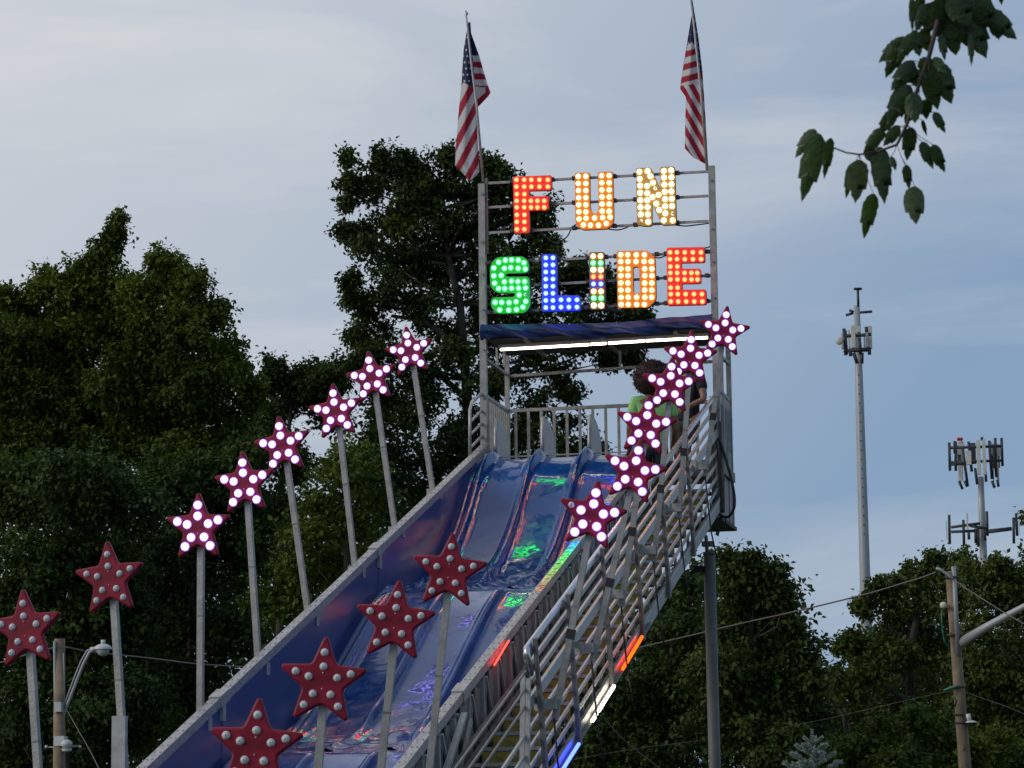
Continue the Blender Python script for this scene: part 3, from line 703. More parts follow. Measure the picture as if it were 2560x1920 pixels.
# ================================================================== PEOPLE
SKIN1 = mat('brown skin', (.20, .10, .065), .5, var=.08); SKIN2 = mat('tan skin', (.24, .12, .08), .5, var=.08)
GREEN = mat('lime green shirt', (.30, .58, .19), .85, var=.1, vscale=7, bump=.5, bscale=14); BLK = mat('black shirt', (.014, .013, .017), .9, var=.2, bump=.4, bscale=14)
SHORT = mat('dark navy shorts', (.014, .016, .028), .9, var=.2); GREYS = mat('dark grey shorts', (.06, .057, .055), .9, var=.2); SHOE = mat('white shoes', (.4, .4, .4), .6, var=.2)
HAIR1 = mat('reddish brown curls', (.040, .013, .009), .8, var=.3, vscale=30); HAIR2 = mat('black hair', (.012, .010, .010), .6, var=.2); EYE = mat('dark eye', (.02, .015, .012), .2, var=0); LIP = mat('lip', (.16, .05, .04), .5, var=0)
def skin(name, verts, edges, radii, m, parent, root_i=0, sub=2, disp=0):
    me = bpy.data.meshes.new(name); me.from_pydata([tuple(Vector(v)) for v in verts], edges, [])
    ob = bpy.data.objects.new('tmp', me); COL.objects.link(ob)
    ob.modifiers.new('s', 'SKIN'); sv = me.skin_vertices[0].data
    for i, r in enumerate(radii):
        sv[i].radius = r if isinstance(r, (tuple, list)) else (r, r); sv[i].use_root = (i == root_i)
    sb = ob.modifiers.new('u', 'SUBSURF'); sb.levels = sub
    dg = bpy.context.evaluated_depsgraph_get(); m2 = bpy.data.meshes.new_from_object(ob.evaluated_get(dg)); bpy.data.objects.remove(ob)
    m2.name = name; m2.materials.clear(); m2.materials.append(m)
    for p in m2.polygons: p.use_smooth = True
    o = bpy.data.objects.new(name, m2); COL.objects.link(o); o.parent = parent; return o
def figure(label, foot, H, face, top_m, bot_m, skin_m, hair_m, joints, afro):
    """joints in units of body height, x = right of body, y = forward, z = up; face = yaw of forward direction"""
    root = thing('person', label, 'person', foot); root.rotation_euler = (0, 0, face)
    J = {k: Vector(v)*H for k, v in joints.items()}
    names = ['pel','waist','chest','neck','head','crown','shR','elR','wrR','paR','shL','elL','wrL','paL','hipR','knR','anR','toR','hipL','knL','anL','toL']
    rad = dict(pel=(.085,.065), waist=(.075,.058), chest=(.092,.066), neck=.032, head=(.045,.054), crown=.040, shR=.036, elR=.025, wrR=.017, paR=(.013,.024), shL=.036, elL=.025, wrL=.017, paL=(.013,.024),
               hipR=.056, knR=.036, anR=.022, toR=.020, hipL=.056, knL=.036, anL=.022, toL=.020)
    E_ = [('pel','waist'),('waist','chest'),('chest','neck'),('neck','head'),('head','crown'),('chest','shR'),('shR','elR'),('elR','wrR'),('wrR','paR'),('chest','shL'),('shL','elL'),('elL','wrL'),('wrL','paL'),
          ('pel','hipR'),('hipR','knR'),('knR','anR'),('anR','toR'),('pel','hipL'),('hipL','knL'),('knL','anL'),('anL','toL')]
    ix = {n_: i for i, n_ in enumerate(names)}
    def rr(n_, k=1.0, add=0): r = rad[n_]; return tuple((x*k+add)*H for x in r) if isinstance(r, tuple) else (r*k+add)*H
    skin('body', [J[n_] for n_ in names], [(ix[a], ix[b]) for a, b in E_], [rr(n_) for n_ in names], skin_m, root)
    # hands: five separate fingers
    for s_ in 'RL':
        pa, wr = J['pa'+s_], J['wr'+s_]; d = (pa-wr).normalized(); sd = d.orthogonal().normalized(); m_ = MB()
        for k, (o_, ln) in enumerate(((-.014,.036),(-.005,.042),(.004,.039),(.013,.030))):
            a = pa+sd*o_*H; m_.tube([a-d*.01*H, a+d*ln*.5*H, a+d*ln*.85*H+Vector((0,.004,-.012))*H, a+d*ln*.9*H+Vector((0,.0,-.022))*H], [.0052*H,.005*H,.0045*H,.0035*H], 6)
        a = wr+d*.012*H; m_.tube([a, a+(d*.5+sd*-1).normalized()*.02*H, a+(d*.9+sd*-.8).normalized()*.042*H], [.0065*H,.006*H,.0045*H], 6)
        m_.build('fingers', skin_m, root)
    for o in list(root.children):
        pass
    def part(name, ns, es, mt, k, add, ext=None, root_i=0):
        vs = [J[n_] if isinstance(n_, str) else n_ for n_ in ns]; return vs
    # shirt
    sl_ = .62
    eR = J['shR'].lerp(J['elR'], sl_); eL = J['shL'].lerp(J['elL'], sl_); hem = J['pel'].lerp(J['waist'], -.15)
    nk = J['chest'].lerp(J['neck'], .62)
    skin('shirt', [J['chest'], J['waist'], J['pel'], hem, nk, J['shR'], eR, J['shL'], eL], [(0,1),(1,2),(2,3),(0,4),(0,5),(5,6),(0,7),(7,8)],
         [rr('chest',1.06,.006), rr('waist',1.15,.008), rr('pel',1.05,.006), rr('pel',1.05,.004), .036*H, .043*H, .040*H, .043*H, .040*H], top_m, root)
    kR = J['hipR'].lerp(J['knR'], .92); kL = J['hipL'].lerp(J['knL'], .92)
    skin('shorts', [J['pel'], J['hipR'], kR, J['hipL'], kL, J['pel'].lerp(J['waist'], .3)], [(0,1),(1,2),(0,3),(3,4),(0,5)], [rr('pel',1.02,.0), .064*H, .060*H, .064*H, .060*H, rr('pel',.98)], bot_m, root)
    for s_ in 'RL':
        a = J['an'+s_]; t = J['to'+s_]; m_ = MB(); m_.ball((a+t)/2+Vector((0,.0,-.008*H)), .075*H, 12, 8, (.42, 1, .42)); m_.build('shoe', SHOE, root)
    # head details
    hd = J['head']; cr = J['crown']; upd = (cr-hd).normalized(); fw = Vector((0,1,0)); fw = (fw-upd*fw.dot(upd)).normalized(); rt = fw.cross(upd)
    hc = hd.lerp(cr, .45)
    m_ = MB(); m_.tube([hc+fw*.050*H+upd*.006*H, hc+fw*.066*H-upd*.016*H, hc+fw*.052*H-upd*.020*H], [.006*H,.011*H,.009*H], 8)
    for s_ in (-1, 1): m_.ball(hc+rt*s_*.050*H-upd*.006*H, .015*H, 8, 6, (.5, .8, 1.1))
    m_.build('nose_and_ears', skin_m, root)
    for s_ in (-1, 1): m_ = MB(); m_.ball(hc+fw*.050*H+rt*s_*.019*H+upd*.004*H, .0065*H, 8, 6); m_.build('eye', EYE, root)
    m_ = MB(); m_.tube([hc+fw*.049*H+rt*x*H-upd*.032*H for x in (-.014,0,.014)], .004*H, 6); m_.build('mouth', LIP, root)
    # hair
    m_ = MB(); Rh = (.118 if afro else .062)*H; cen = hc+upd*(.022 if afro else .014)*H-fw*(.034 if afro else .010)*H
    m_.ball(cen, Rh, 40, 26, (1, 1.0, .92))
    m_.v = [tuple(cen+(Vector(v)-cen)*(1+(.10 if afro else .03)*noise.noise(Vector(v)*38/H)+(.06 if afro else 0)*noise.noise(Vector(v)*90/H))) for v in m_.v]
    if afro:
        for i in range(2600):
            t = random.uniform(0, 2*math.pi); ph = random.uniform(-.9, 1.57); d = Vector((math.cos(ph)*math.cos(t), math.cos(ph)*math.sin(t), math.sin(ph)))
            p = cen+Vector((d.x, d.y, d.z*.92))*Rh*random.uniform(.90, 1.06); s_ = .008*H; e = Vector((random.gauss(0,1), random.gauss(0,1), random.gauss(0,1))).normalized()*s_
            m_.tube([p, p+d*s_*.5+e*.6, p+d*s_*.9+e*1.2], [.0030*H,.0026*H,.001*H], 4, False)
    m_.build('hair', hair_m, root)
    for o in root.children: o.location = (0,0,0)
    return root
KJ = dict(pel=(0,0,.52), waist=(0,.005,.62), chest=(0,.0,.74), neck=(0,.01,.855), head=(0,.02,.895), crown=(0,.02,.95), shR=(.115,0,.795), elR=(.15,.0,.62), wrR=(.15,.10,.53), paR=(.15,.13,.51),
          shL=(-.115,0,.795), elL=(-.15,-.01,.62), wrL=(-.14,.08,.51), paL=(-.14,.10,.49), hipR=(.055,0,.49), knR=(.06,.04,.28), anR=(.06,-.01,.045), toR=(.065,.09,.02), hipL=(-.055,0,.49), knL=(-.06,.10,.33), anL=(-.06,.08,.11), toL=(-.065,.17,.085))
# build meshes at the origin first, then move the root (children are local)
def put(label, foot, *a):
    o = figure(label, (0,0,0), *a); o.location = foot; return o
p = at(1632,1300,Y=-1.15)
put('person in a lime green T-shirt with a big curly afro on the stairs', Vector((1.95, -1.2, 4.96)), 1.56, math.radians(20), GREEN, SHORT, SKIN1, HAIR1, KJ, True)
MJ = dict(KJ); MJ.update(elR=(.19,.03,.64), wrR=(.13,.15,.56), paR=(.12,.18,.545), elL=(-.17,.03,.64), wrL=(-.10,.14,.58), paL=(-.09,.17,.57))
put('person in a black T-shirt and grey shorts leaning on the stair rail', Vector((2.16, -.28, 5.36)), 1.50, math.radians(150), BLK, GREYS, SKIN2, HAIR2, MJ, False)

# ================================================================== TOWERS AND POLES
TOW = mat('tower steel grey', (.36, .37, .38), .5, .2, var=.08, vscale=.6); ANT = mat('cream antenna', (.58, .55, .46), .5, var=.08); ANTG = mat('grey antenna', (.33, .34, .34), .5, var=.08); MNT = mat('dark antenna mount', (.05, .052, .058), .6, var=.2)
WOOD = mat('weathered pole wood', (.26, .19, .12), .85, var=.3, vscale=3, stain=(.11, .085, .06), bump=.6, bscale=30)
def zt(x, y): return (2040+x/2.183, 680+y/2.183)
def tower(label, d, cl, widths, steps):
    P = [at(*zt(*c), d=d) for c in cl]; base = P[-1]; root = thing('cell_tower', label, 'cell tower', (base.x, base.y, 0))
    P.append(Vector((P[-1].x+(P[-1].x-P[-2].x)/(P[-1].z-P[-2].z)*(-P[-1].z), P[-1].y, 0)))
    # true vertical mast
    xb = sum(p.x for p in P[:-1])/len(P[:-1]); yb = sum(p.y for p in P[:-1])/len(P[:-1])
    R_s = [wd/2.183/2*d/F for wd in widths]; k = (R_s[-1]-R_s[0])/(P[0].z-P[-2].z); R_s.append(R_s[-1]+k*P[-2].z)
    m_ = MB(); m_.tube([(xb, yb, p.z) for p in P], R_s, 18); m_.build('mast', TOW, root)
    for z, s_ in steps:
        pass
    return root, xb, yb
def pix_box(mb, x0, y0, x1, y1, d, th, zfun=zt):
    a = at(*zfun(x0, y0), d=d); b = at(*zfun(x1, y1), d=d); mb.box(min(a.x,b.x), max(a.x,b.x), a.y-th/2, a.y+th/2, min(a.z,b.z), max(a.z,b.z))
rt1, xb, yb = tower('tall grey monopole cell tower with cream antenna panels near its top', 120, [(218,160),(236,700),(258,1300),(271,1659)], [33,46,54,58], [])
def mastx(y): return 218+(y-160)*(271-218)/1499
m_ = MB()
for i in range(23):
    y = 540+i*51; x = mastx(y)+ (36+ (y-160)/1499*24)/2; a = at(*zt(x, y), d=120); m_.bar(a, a+Vector((.13,0,0)), .03, .03)
    a = at(*zt(mastx(y)+2, y+25), d=119.3); m_.bar(a, a+Vector((0,-.1,0)), .05, .05, side=(1,0,0))
m_.build('step_bolts', MNT, rt1, kind='stuff')
for (x0,y0,x1,y1,dd,mt) in ((192,294,219,418,119,ANT),(284,297,309,420,120,ANT),(272,330,289,412,119.5,ANTG),(138,338,154,420,120,ANT),(176,318,189,418,120.6,ANT),(226,300,242,330,120.6,ANT),(260,345,271,410,120.4,ANTG)):
    m_ = MB(); pix_box(m_, x0, y0, x1, y1, dd, .22); m_.build('antenna_panel', mt, rt1)
for pts_ in (((152,308),(163,455)),((158,318),(166,450)),((150,350),(245,345)),((150,430),(300,425)),((242,345),(300,340)),((274,298),(276,330)),((190,425),(300,420)),((236,360),(244,450)),((205,440),(225,500)),((252,440),(250,500)),((290,420),(292,452)),((185,430),(190,460)),
             ((228,92),(231,190)),((207,92),(250,92)),((238,221),(306,216)),((162,236),(204,224)),((182,208),(206,219))):
    a = at(*zt(*pts_[0]), d=119.6); b = at(*zt(*pts_[1]), d=119.6); m_ = MB(); m_.tube([a, b], .055 if pts_[0][1] < 250 else .075, 6); m_.build('antenna_mount', MNT, rt1)
m_ = MB(); m_.ball(at(*zt(127,377), d=119.5), .16, 14, 10, (1, .55, 1)); m_.build('dish', ANT, rt1)
m_ = MB(); m_.ball(at(*zt(228,92), d=119.6), .18, 14, 6, (1, 1, .2)); m_.build('beacon_plate', MNT, rt1)
rt2, xb, yb = tower('shorter grey cell tower with a crowded antenna head and a lower ring of arms', 150, [(900,1112),(905,1300),(912,1500),(915,1659)], [34,36,40,43], [])
for (x0,y0,x1,y1,dd,mt) in ((765,945,812,1000,150.8,ANTG),(940,945,1008,1010,150.8,ANTG),(835,935,876,1050,150.9,MNT),(772,1000,812,1060,150.8,MNT),(950,1010,1006,1070,150.8,MNT),(778,1050,796,1150,150,ANT),(985,1040,1001,1142,149.8,ANT),(875,920,903,1110,149,ANT),(907,915,933,1110,149,ANT),(818,978,850,1054,149,ANT),(776,926,806,960,150.3,ANT),(776,1050,790,1146,150,ANT),(792,962,806,1140,150.6,ANTG),(985,940,1002,1140,150,ANTG),(964,1050,974,1170,150.4,MNT),(940,930,965,1000,150.6,ANTG),(710,1362,718,1462,150,ANT),(821,1316,833,1410,149.5,ANT),(1107,1330,1113,1432,150,ANTG),(1072,1350,1080,1420,150,MNT),(868,1430,886,1480,150.3,ANTG)):
    m_ = MB(); pix_box(m_, x0, y0, x1, y1, dd, .22); m_.build('antenna_panel', mt, rt2)
for pts_ in (((727,930),(731,1085)),((762,925),(763,1086)),((756,922),(757,990)),((725,960),(1015,950)),((728,1052),(850,1040)),((730,1040),(1022,1028)),((978,905),(980,1060)),((1012,905),(1018,1060)),((832,925),(850,1090)),((945,920),(960,1130)),((968,940),(985,1120)),((800,960),(828,1170)),((780,1140),(800,1185)),((810,1140),(826,1172)),((960,1140),(975,1178)),((990,1135),(996,1172)),((868,1070),(880,1160)),((905,900),(906,920)),((925,1090),(928,1145)),
             ((738,1393),(895,1372)),((738,1418),(880,1412)),((840,1385),(930,1400)),((940,1412),(1068,1398)),((940,1420),(1068,1404)),((726,1325),(730,1485)),((804,1352),(808,1494)),((932,1306),(936,1440)),((1078,1340),(1080,1482)),((1092,1316),(1098,1440)),((833,1410),(835,1460)),((870,1400),(872,1480)),((884,1400),(886,1500)),((915,1400),(925,1465))):
    a = at(*zt(*pts_[0]), d=149.4); b = at(*zt(*pts_[1]), d=149.4); m_ = MB(); m_.tube([a, b], .075, 6); m_.build('antenna_mount', MNT, rt2)
for i in range(8):
    y = 1160+i*52; a = at(*zt(905+(y-1112)*.03+19, y), d=149.5); m_ = MB(); m_.bar(a, a+Vector((.16,0,0)), .04, .04); m_.build('step_bolt', MNT, rt2)
REDL = mat('red beacon glass', (.5, .02, .02), .3, var=0)
for x in (778, 792): m_ = MB(); m_.ball(at(*zt(x, 912), d=150), .1, 8, 6); m_.build('beacon', REDL, rt2)

# right utility pole
def z3(x, y): return (1860+x/2.676, 1300+y/2.676)
DP = 38
a = at(*z3(1378,345), d=DP); b = at(*z3(1478,1640), d=DP)
dirp = (b-a)/(b.z-a.z); base = b+dirp*(-b.z)
rt3 = thing('utility_pole', 'brown wooden utility pole at right with a grey conduit up its side', 'utility pole', base)
m_ = MB(); m_.tube([a, a.lerp(base, .33), a.lerp(base, .66), base], [.060,.075,.090,.105], 16); m_.build('pole', WOOD, rt3)
m_ = MB(); p = a+Vector((.052,-.04,.06)); q = at(*z3(1432,900), d=DP-.1); m_.tube([p, q], .030, 8); m_.build('conduit', TOW, rt3)
for (x, y) in ((1378,385),(1395,770),(1408,1118),(1450,1300),(1460,1355)):
    c = at(*z3(x+12 if y < 1200 else x+8, y), d=DP); m_ = MB(); m_.tube([c-Vector((0,0,.012)), c+Vector((0,0,.012))], .088+.00002*y, 14); m_.build('strap', MNT, rt3)
m_ = MB(); m_.tube([at(*z3(1285,322),d=DP-.1), at(*z3(1320,335),d=DP-.1), at(*z3(1375,380),d=DP-.12), at(*z3(1398,392),d=DP-.12)], .018, 8); m_.build('wire_bracket', TOW, rt3)
m_ = MB(); c = at(*z3(1335,570), d=DP-.05); m_.ball(c, .05, 10, 8, (1,.8,.9)); m_.build('insulator', ANT, rt3)
GRW = mat('green wire', (.03, .22, .12), .5, var=0)
m_ = MB(); m_.tube([at(*z3(1320,600),d=DP-.1), at(*z3(1322,680),d=DP-.1), at(*z3(1335,790),d=DP-.1), at(*z3(1375,870),d=DP-.12)], .007, 6); m_.build('drop_wire', GRW, rt3)
m_ = MB(); m_.tube([at(*z3(1335,1140),d=DP-.1), at(*z3(1390,1122),d=DP-.1), at(*z3(1425,1112),d=DP-.12)], .014, 6); m_.build('clamp_arm', GRW, rt3)
m_ = MB(); m_.tube([at(*z3(1405,1180),d=DP-.12), at(*z3(1420,1210),d=DP-.12), at(*z3(1412,1250),d=DP-.12)], .010, 6); m_.build('drop_wire', RUBBER, rt3)
m_ = MB(); c = at(*z3(1520,1355), d=DP-.15); m_.ball(c, .075, 14, 6, (1, .8, .35), 0, 90); m_.tube([c+Vector((-.02,0,.02)), c+Vector((-.04,0,.11))], .03, 8); m_.build('security_lamp', mat('white enamel', (.6,.6,.58), .4, var=.08), rt3)
# knots
for (x, y) in ((1370,585),(1383,765),(1468,1525)):
    m_ = MB(); m_.ball(at(*z3(x, y), d=DP-.085), .02, 8, 6, (1, .5, 1.5)); m_.build('knot', mat('wood knot', (.20,.10,.04), .8, var=.2), rt3)
# street light arm on that pole: reaches out of the frame
rt4 = thing('street_light_arm', 'pale tapered metal street light arm reaching right from the wooden pole', 'street light', at(*z3(1455,820), d=DP-.05))
m_ = MB(); P_ = [at(*z3(1452,822),d=DP-.06), at(*z3(1640,706),d=DP-.3), at(*z3(1873,580),d=DP-.6), at(*z3(2300,365),d=DP-1.2)]; m_.tube(P_, [.066,.052,.040,.030], 12); m_.build('arm', TOW, rt4)
m_ = MB(); m_.ball(P_[-1]+Vector((.2,0,-.02)), .28, 14, 8, (1.3,.6,.35)); m_.build('lamp_head', TOW, rt4)

# left utility pole with cobra lamp
def z7(x, y): return (x/2.677, 1300+y/2.677)
a = at(*z7(400,795), d=DP); b = at(*z7(405,1659), d=DP); base = Vector((b.x+.01, b.y, 0))
rt5 = thing('utility_pole', 'weathered wooden utility pole at left behind the unlit stars', 'utility pole', base)
m_ = MB(); m_.tube([a, base], [.070, .092], 14); m_.build('pole', WOOD, rt5)
m_ = MB(); m_.tube([at(*z7(364,810),d=DP-.08), at(*z7(372,1659),d=DP-.1)], .016, 8); m_.build('conduit', TOW, rt5)
m_ = MB(); m_.tube([at(*z7(425,890),d=DP-.08), at(*z7(432,1400),d=DP-.1)], .010, 6); m_.build('conduit', TOW, rt5)
ENM = mat('white lamp enamel', (.56,.56,.54), .4, var=.08)
for (x0,y0,x1,y1) in ((374,1220,425,1285),(372,1448,450,1512)):
    m_ = MB(); pix_box(m_, x0, y0, x1, y1, DP-.14, .12, z7); m_.build('pole_box', ENM, rt5)
for y in (1000, 1195, 1590):
    c = at(*z7(403, y), d=DP); m_ = MB(); m_.tube([c-Vector((0,0,.01)), c+Vector((0,0,.01))], .083, 12); m_.build('strap', MNT, rt5)
m_ = MB(); m_.tube([at(*z7(310,1522),d=DP-.1), at(*z7(540,1515),d=DP-.1)], .009, 6); m_.build('cross_rod', TOW, rt5)
for x in (310, 535): m_ = MB(); m_.ball(at(*z7(x,1518),d=DP-.1), .022, 8, 6); m_.build('insulator', ENM, rt5)
m_ = MB(); m_.ball(at(*z7(447,1500),d=DP-.25), .075, 14, 10, (1,1,.8)); m_.tube([at(*z7(447,1530),d=DP-.25), at(*z7(447,1548),d=DP-.25)], [.07,.055], 12); m_.build('security_lamp', ENM, rt5)
rt6 = thing('street_lamp', 'white street lamp head on a curved arm from the left utility pole', 'street lamp', at(*z7(400,1390), d=DP-.1))
for dx, r in ((0, .022), (-22, .012)):
    P_ = [at(*z7(*q), d=DP-.12-.004*k) for k, q in enumerate(((392,1380),(430,1290),(470,1190),(520,1060),(560,960),(600,885),(640,862)))]
    if dx: P_ = [p+Vector((-.03, 0, .05*math.sin(math.pi*i/6))) for i, p in enumerate(P_)]
    m_ = MB(); m_.tube(P_, r, 8); m_.build('arm', TOW, rt6)
c = at(*z7(690,862), d=DP-.15)
m_ = MB(); m_.ball(c, .118, 18, 8, (1, .8, .55), -8, 90); m_.tube([c+Vector((0,0,.05)), c+Vector((0,0,.115))], .030, 10); m_.tube([c+Vector((-.17,0,-.01)), c+Vector((-.06,0,.0))], .035, 8); lh_ = m_.build('lamp_head', ENM, rt6)
m_ = MB(); m_.ball(c-Vector((0,0,.01)), .088, 16, 8, (1,.9,1.0), -90, 0); m_.build('lamp_glass', mat('lamp glass', (.40,.42,.42), .12, var=.05), lh_)

# overhead wires
WIRE = mat('overhead wire', (.14, .12, .11), .6, var=.1)
def wire(px, d, r, label):
    P = [at(u, v, d=dd) for (u, v), dd in zip(px, np.linspace(d[0], d[1], len(px)))]
    m_ = MB(); Q = []
    for i in range(len(P)-1):
        a = P[max(i-1,0)]; b = P[i]; c = P[i+1]; e = P[min(i+2, len(P)-1)]
        for t in np.linspace(0, 1, 6)[:-1]: Q.append(.5*((2*b)+(c-a)*t+(2*a-5*b+4*c-e)*t*t+(3*b-a-3*c+e)*t**3))
    Q.append(P[-1]); m_.tube(Q, r, 6); o = m_.build('overhead_wire', WIRE, None, loc=P[0], label=label, category='wire')
wire([z3(1285,350),z3(1180,388),z3(1080,418),z3(850,487),z3(600,550),z3(300,622),z3(0,688),(1700,1595),(1500,1640),(1200,1690),(760,1720)], (DP-.1, DP+2), .010, 'slack overhead wire running left from the top of the wooden pole')
wire([z3(1398,392),z3(1480,455),z3(1600,530),z3(1750,625),z3(1873,695),z3(2100,830)], (DP-.1, DP-2), .007, 'overhead wire dropping right from the top of the wooden pole')
wire([z3(1400,1140),z3(1180,1185),z3(900,1250),z3(600,1320),z3(300,1380),z3(0,1440),(1600,1870),(1400,1905)], (DP-.1, DP+2), .0022, 'thin lower wire running left across the trees')
wire([z3(1470,1150),z3(1600,1195),z3(1760,1250),z3(1900,1310)], (DP-.1, DP), .006, 'thin lower wire running right from the wooden pole')
wire([z7(440,850),z7(600,882),z7(760,900),z7(1000,925),z7(1300,962),z7(1500,976),z7(1690,988),(700,1680)], (DP-.1, DP+1), .010, 'wavy pale wire running right from the left utility pole')
wire([z7(395,850),z7(330,862),z7(150,910),z7(0,955),z7(-200,1010)], (DP-.1, DP+1), .008, 'wire running left from the left utility pole')
wire([z7(430,1240),z7(520,1400),z7(600,1540),z7(680,1700)], (DP-.1, DP-2), .006, 'thin guy wire slanting down from the left utility pole')
wire([(1505,1790),(1560,1850),(1660,1930),(1720,1985)], (26, 27), .005, 'thin cable slanting down from the white tube light')

# ================================================================== VEGETATION
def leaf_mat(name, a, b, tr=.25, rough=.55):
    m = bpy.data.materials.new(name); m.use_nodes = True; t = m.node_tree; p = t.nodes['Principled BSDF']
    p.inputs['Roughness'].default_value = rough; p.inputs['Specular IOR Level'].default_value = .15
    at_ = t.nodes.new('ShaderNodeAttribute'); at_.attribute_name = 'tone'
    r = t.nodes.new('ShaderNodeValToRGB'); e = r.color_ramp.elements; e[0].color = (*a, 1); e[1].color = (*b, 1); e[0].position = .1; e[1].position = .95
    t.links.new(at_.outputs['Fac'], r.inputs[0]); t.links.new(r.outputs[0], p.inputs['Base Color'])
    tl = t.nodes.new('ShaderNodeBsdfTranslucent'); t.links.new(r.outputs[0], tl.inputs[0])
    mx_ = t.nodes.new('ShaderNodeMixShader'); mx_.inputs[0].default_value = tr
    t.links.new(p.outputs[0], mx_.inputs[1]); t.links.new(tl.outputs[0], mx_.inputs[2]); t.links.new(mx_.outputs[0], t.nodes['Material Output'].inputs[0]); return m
BARK = mat('bark', (.085, .070, .055), .9, var=.3, vscale=5, bump=.6, bscale=20)

def unit(v): return v/np.maximum(1e-9, np.linalg.norm(v, axis=1, keepdims=True))
def vnoise(P, sc_, seed):
    """cheap smooth 3D value noise"""
    r = np.random.default_rng(seed); T = r.random((16,16,16)); Q = P*sc_; I = np.floor(Q).astype(int); f = Q-I; f = f*f*(3-2*f); o = 0
    for dx in (0,1):
        for dy in (0,1):
            for dz in (0,1):
                w_ = (f[:,0] if dx else 1-f[:,0])*(f[:,1] if dy else 1-f[:,1])*(f[:,2] if dz else 1-f[:,2])
                o = o+w_*T[(I[:,0]+dx) % 16, (I[:,1]+dy) % 16, (I[:,2]+dz) % 16]
    return o
def leaves(name, centres, normals, tones, size, m, parent=None, per=9, spread=1.25, **tags):
    """clusters of small pointed leaves (two-face kites) round each twig tip"""
    n = len(centres)*per
    c = np.repeat(centres, per, 0); nr = np.repeat(normals, per, 0)
    tw = unit(RNG.normal(size=(len(centres), 3))+normals*.8+np.array([0,0,-.1])); tw = np.repeat(tw, per, 0)
    s = size*RNG.uniform(.65, 1.3, (n,1))
    pos = c+tw*RNG.uniform(-1, 1.2, (n,1))*size*spread+RNG.normal(size=(n,3))*size*spread*.42
    ax = unit(RNG.normal(size=(n,3))+nr*.5+np.array([0,0,-.55]))
    fn = unit(RNG.normal(size=(n,3))*.55+np.array([0,0,1.0])+nr*.6); sd = unit(np.cross(ax, fn)); fn = np.cross(sd, ax)
    b = pos; t = pos+ax*s; l = pos+ax*s*.40-sd*s*.33+fn*s*.12; r = pos+ax*s*.40+sd*s*.33+fn*s*.12
    V = np.stack([b, r, t, l], 1).reshape(-1, 3).astype(np.float32)
    off_ = origin(parent) if parent else Vector((0,0,0)); V -= np.array(off_, dtype=np.float32)
    i0 = np.arange(n)*4; T = np.stack([i0, i0+1, i0+2, i0, i0+2, i0+3], 1).reshape(-1).astype(np.int32)
    me = bpy.data.meshes.new(name); me.vertices.add(n*4); me.vertices.foreach_set('co', V.ravel()); me.loops.add(n*6); me.loops.foreach_set('vertex_index', T)
    me.polygons.add(n*2); me.polygons.foreach_set('loop_start', np.arange(n*2, dtype=np.int32)*3); me.update(calc_edges=True); me.materials.append(m)
    tn = np.clip(np.repeat(np.repeat(tones, per)+RNG.normal(size=n)*.12, 4), 0, 1).astype(np.float32)
    a_ = me.attributes.new('tone', 'FLOAT', 'POINT'); a_.data.foreach_set('value', tn)
    o = bpy.data.objects.new(name, me); COL.objects.link(o); o.parent = parent
    for k, v in tags.items(): o[k] = v
    return o
def crown_points(blobs, d, dens, seed, deep=.75, gap=.40):
    """leafy clumps (boughs) fill each blob; every clump is a flattened dome of twig tips with gaps between clumps"""
    C_, N_, T_ = [], [], []
    rr = np.random.default_rng(seed)
    for bl in blobs:
        u, v, r = bl[:3]; dd = d+(bl[3] if len(bl) > 3 else rr.uniform(-.5,.5)*deep*2)
        c = np.array(at(u, v, d=dd)); R_m = r*dd/F; rc0 = min(.34, max(.06, R_m*.52))
        nc = int(2.6*(R_m/rc0)**2*(1.35-gap)*(1+.35*R_m))+2
        for j in range(nc):
            q = rr.normal(size=3); q /= np.linalg.norm(q); rad = rr.uniform(.15, 1)**.5
            rc = rc0*rr.uniform(.6, 1.25)
            cc = c+q*np.array([1, deep, 1])*rad*max(R_m-rc*.6, R_m*.35)
            n = max(6, int(dens*.92*rc**2*rr.uniform(.7, 1.2)))
            w_ = rr.normal(size=(n,3)); w_ = unit(w_+q*.5+np.array([0,0,.45])); rd = rr.uniform(0,1,(n,1))**.33
            sp_ = rr.uniform(.85, 1.5, 3)*np.array([1,1,.62]); pt = cc+w_*rd*rc*sp_
            C_.append(pt); N_.append(unit(w_+q*.4)); T_.append(np.full(n, rr.uniform(-.28, .28))+(w_[:,2]*.18))  # leaf tone rises to each clump top, painting in light from above
        # dense interior, its shade painted as a darker tone, so the crown is closed where the blob is thick
        if R_m > .22 and gap < .38:
            m_n = int(70*R_m**2*(1+R_m)*(1.3-gap)); q = unit(rr.normal(size=(m_n,3))); pt = c+q*rr.uniform(0,1,(m_n,1))**.5*R_m*.66*np.array([1,deep,1])
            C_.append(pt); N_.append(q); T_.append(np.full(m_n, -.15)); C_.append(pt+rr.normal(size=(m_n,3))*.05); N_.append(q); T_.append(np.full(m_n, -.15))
        # thin leafy shoots that break the outline
        for j in range(int(2+R_m*6)):
            q = rr.normal(size=3); q[2] = abs(q[2])*.9-.15; q /= np.linalg.norm(q); L_ = rr.uniform(.06, .28)*min(1, R_m/.3+.25); m_n = int(3+L_*16)
            t_ = np.linspace(0, 1, m_n)[:,None]; bend = np.array([rr.normal()*.12, 0, .12])
            pt = c+q*np.array([1, deep, 1])*R_m*.82+(q*L_+bend*L_)*t_+rr.normal(size=(m_n,3))*.022*(1.2-t_)
            C_.append(pt); N_.append(np.repeat(q[None], m_n, 0)); T_.append(np.full(m_n, .05))
    P = np.concatenate(C_); Nn = np.concatenate(N_); T = np.concatenate(T_)
    k = vnoise(P, 2.1, seed) > gap-.22
    return P[k], Nn[k], T[k]
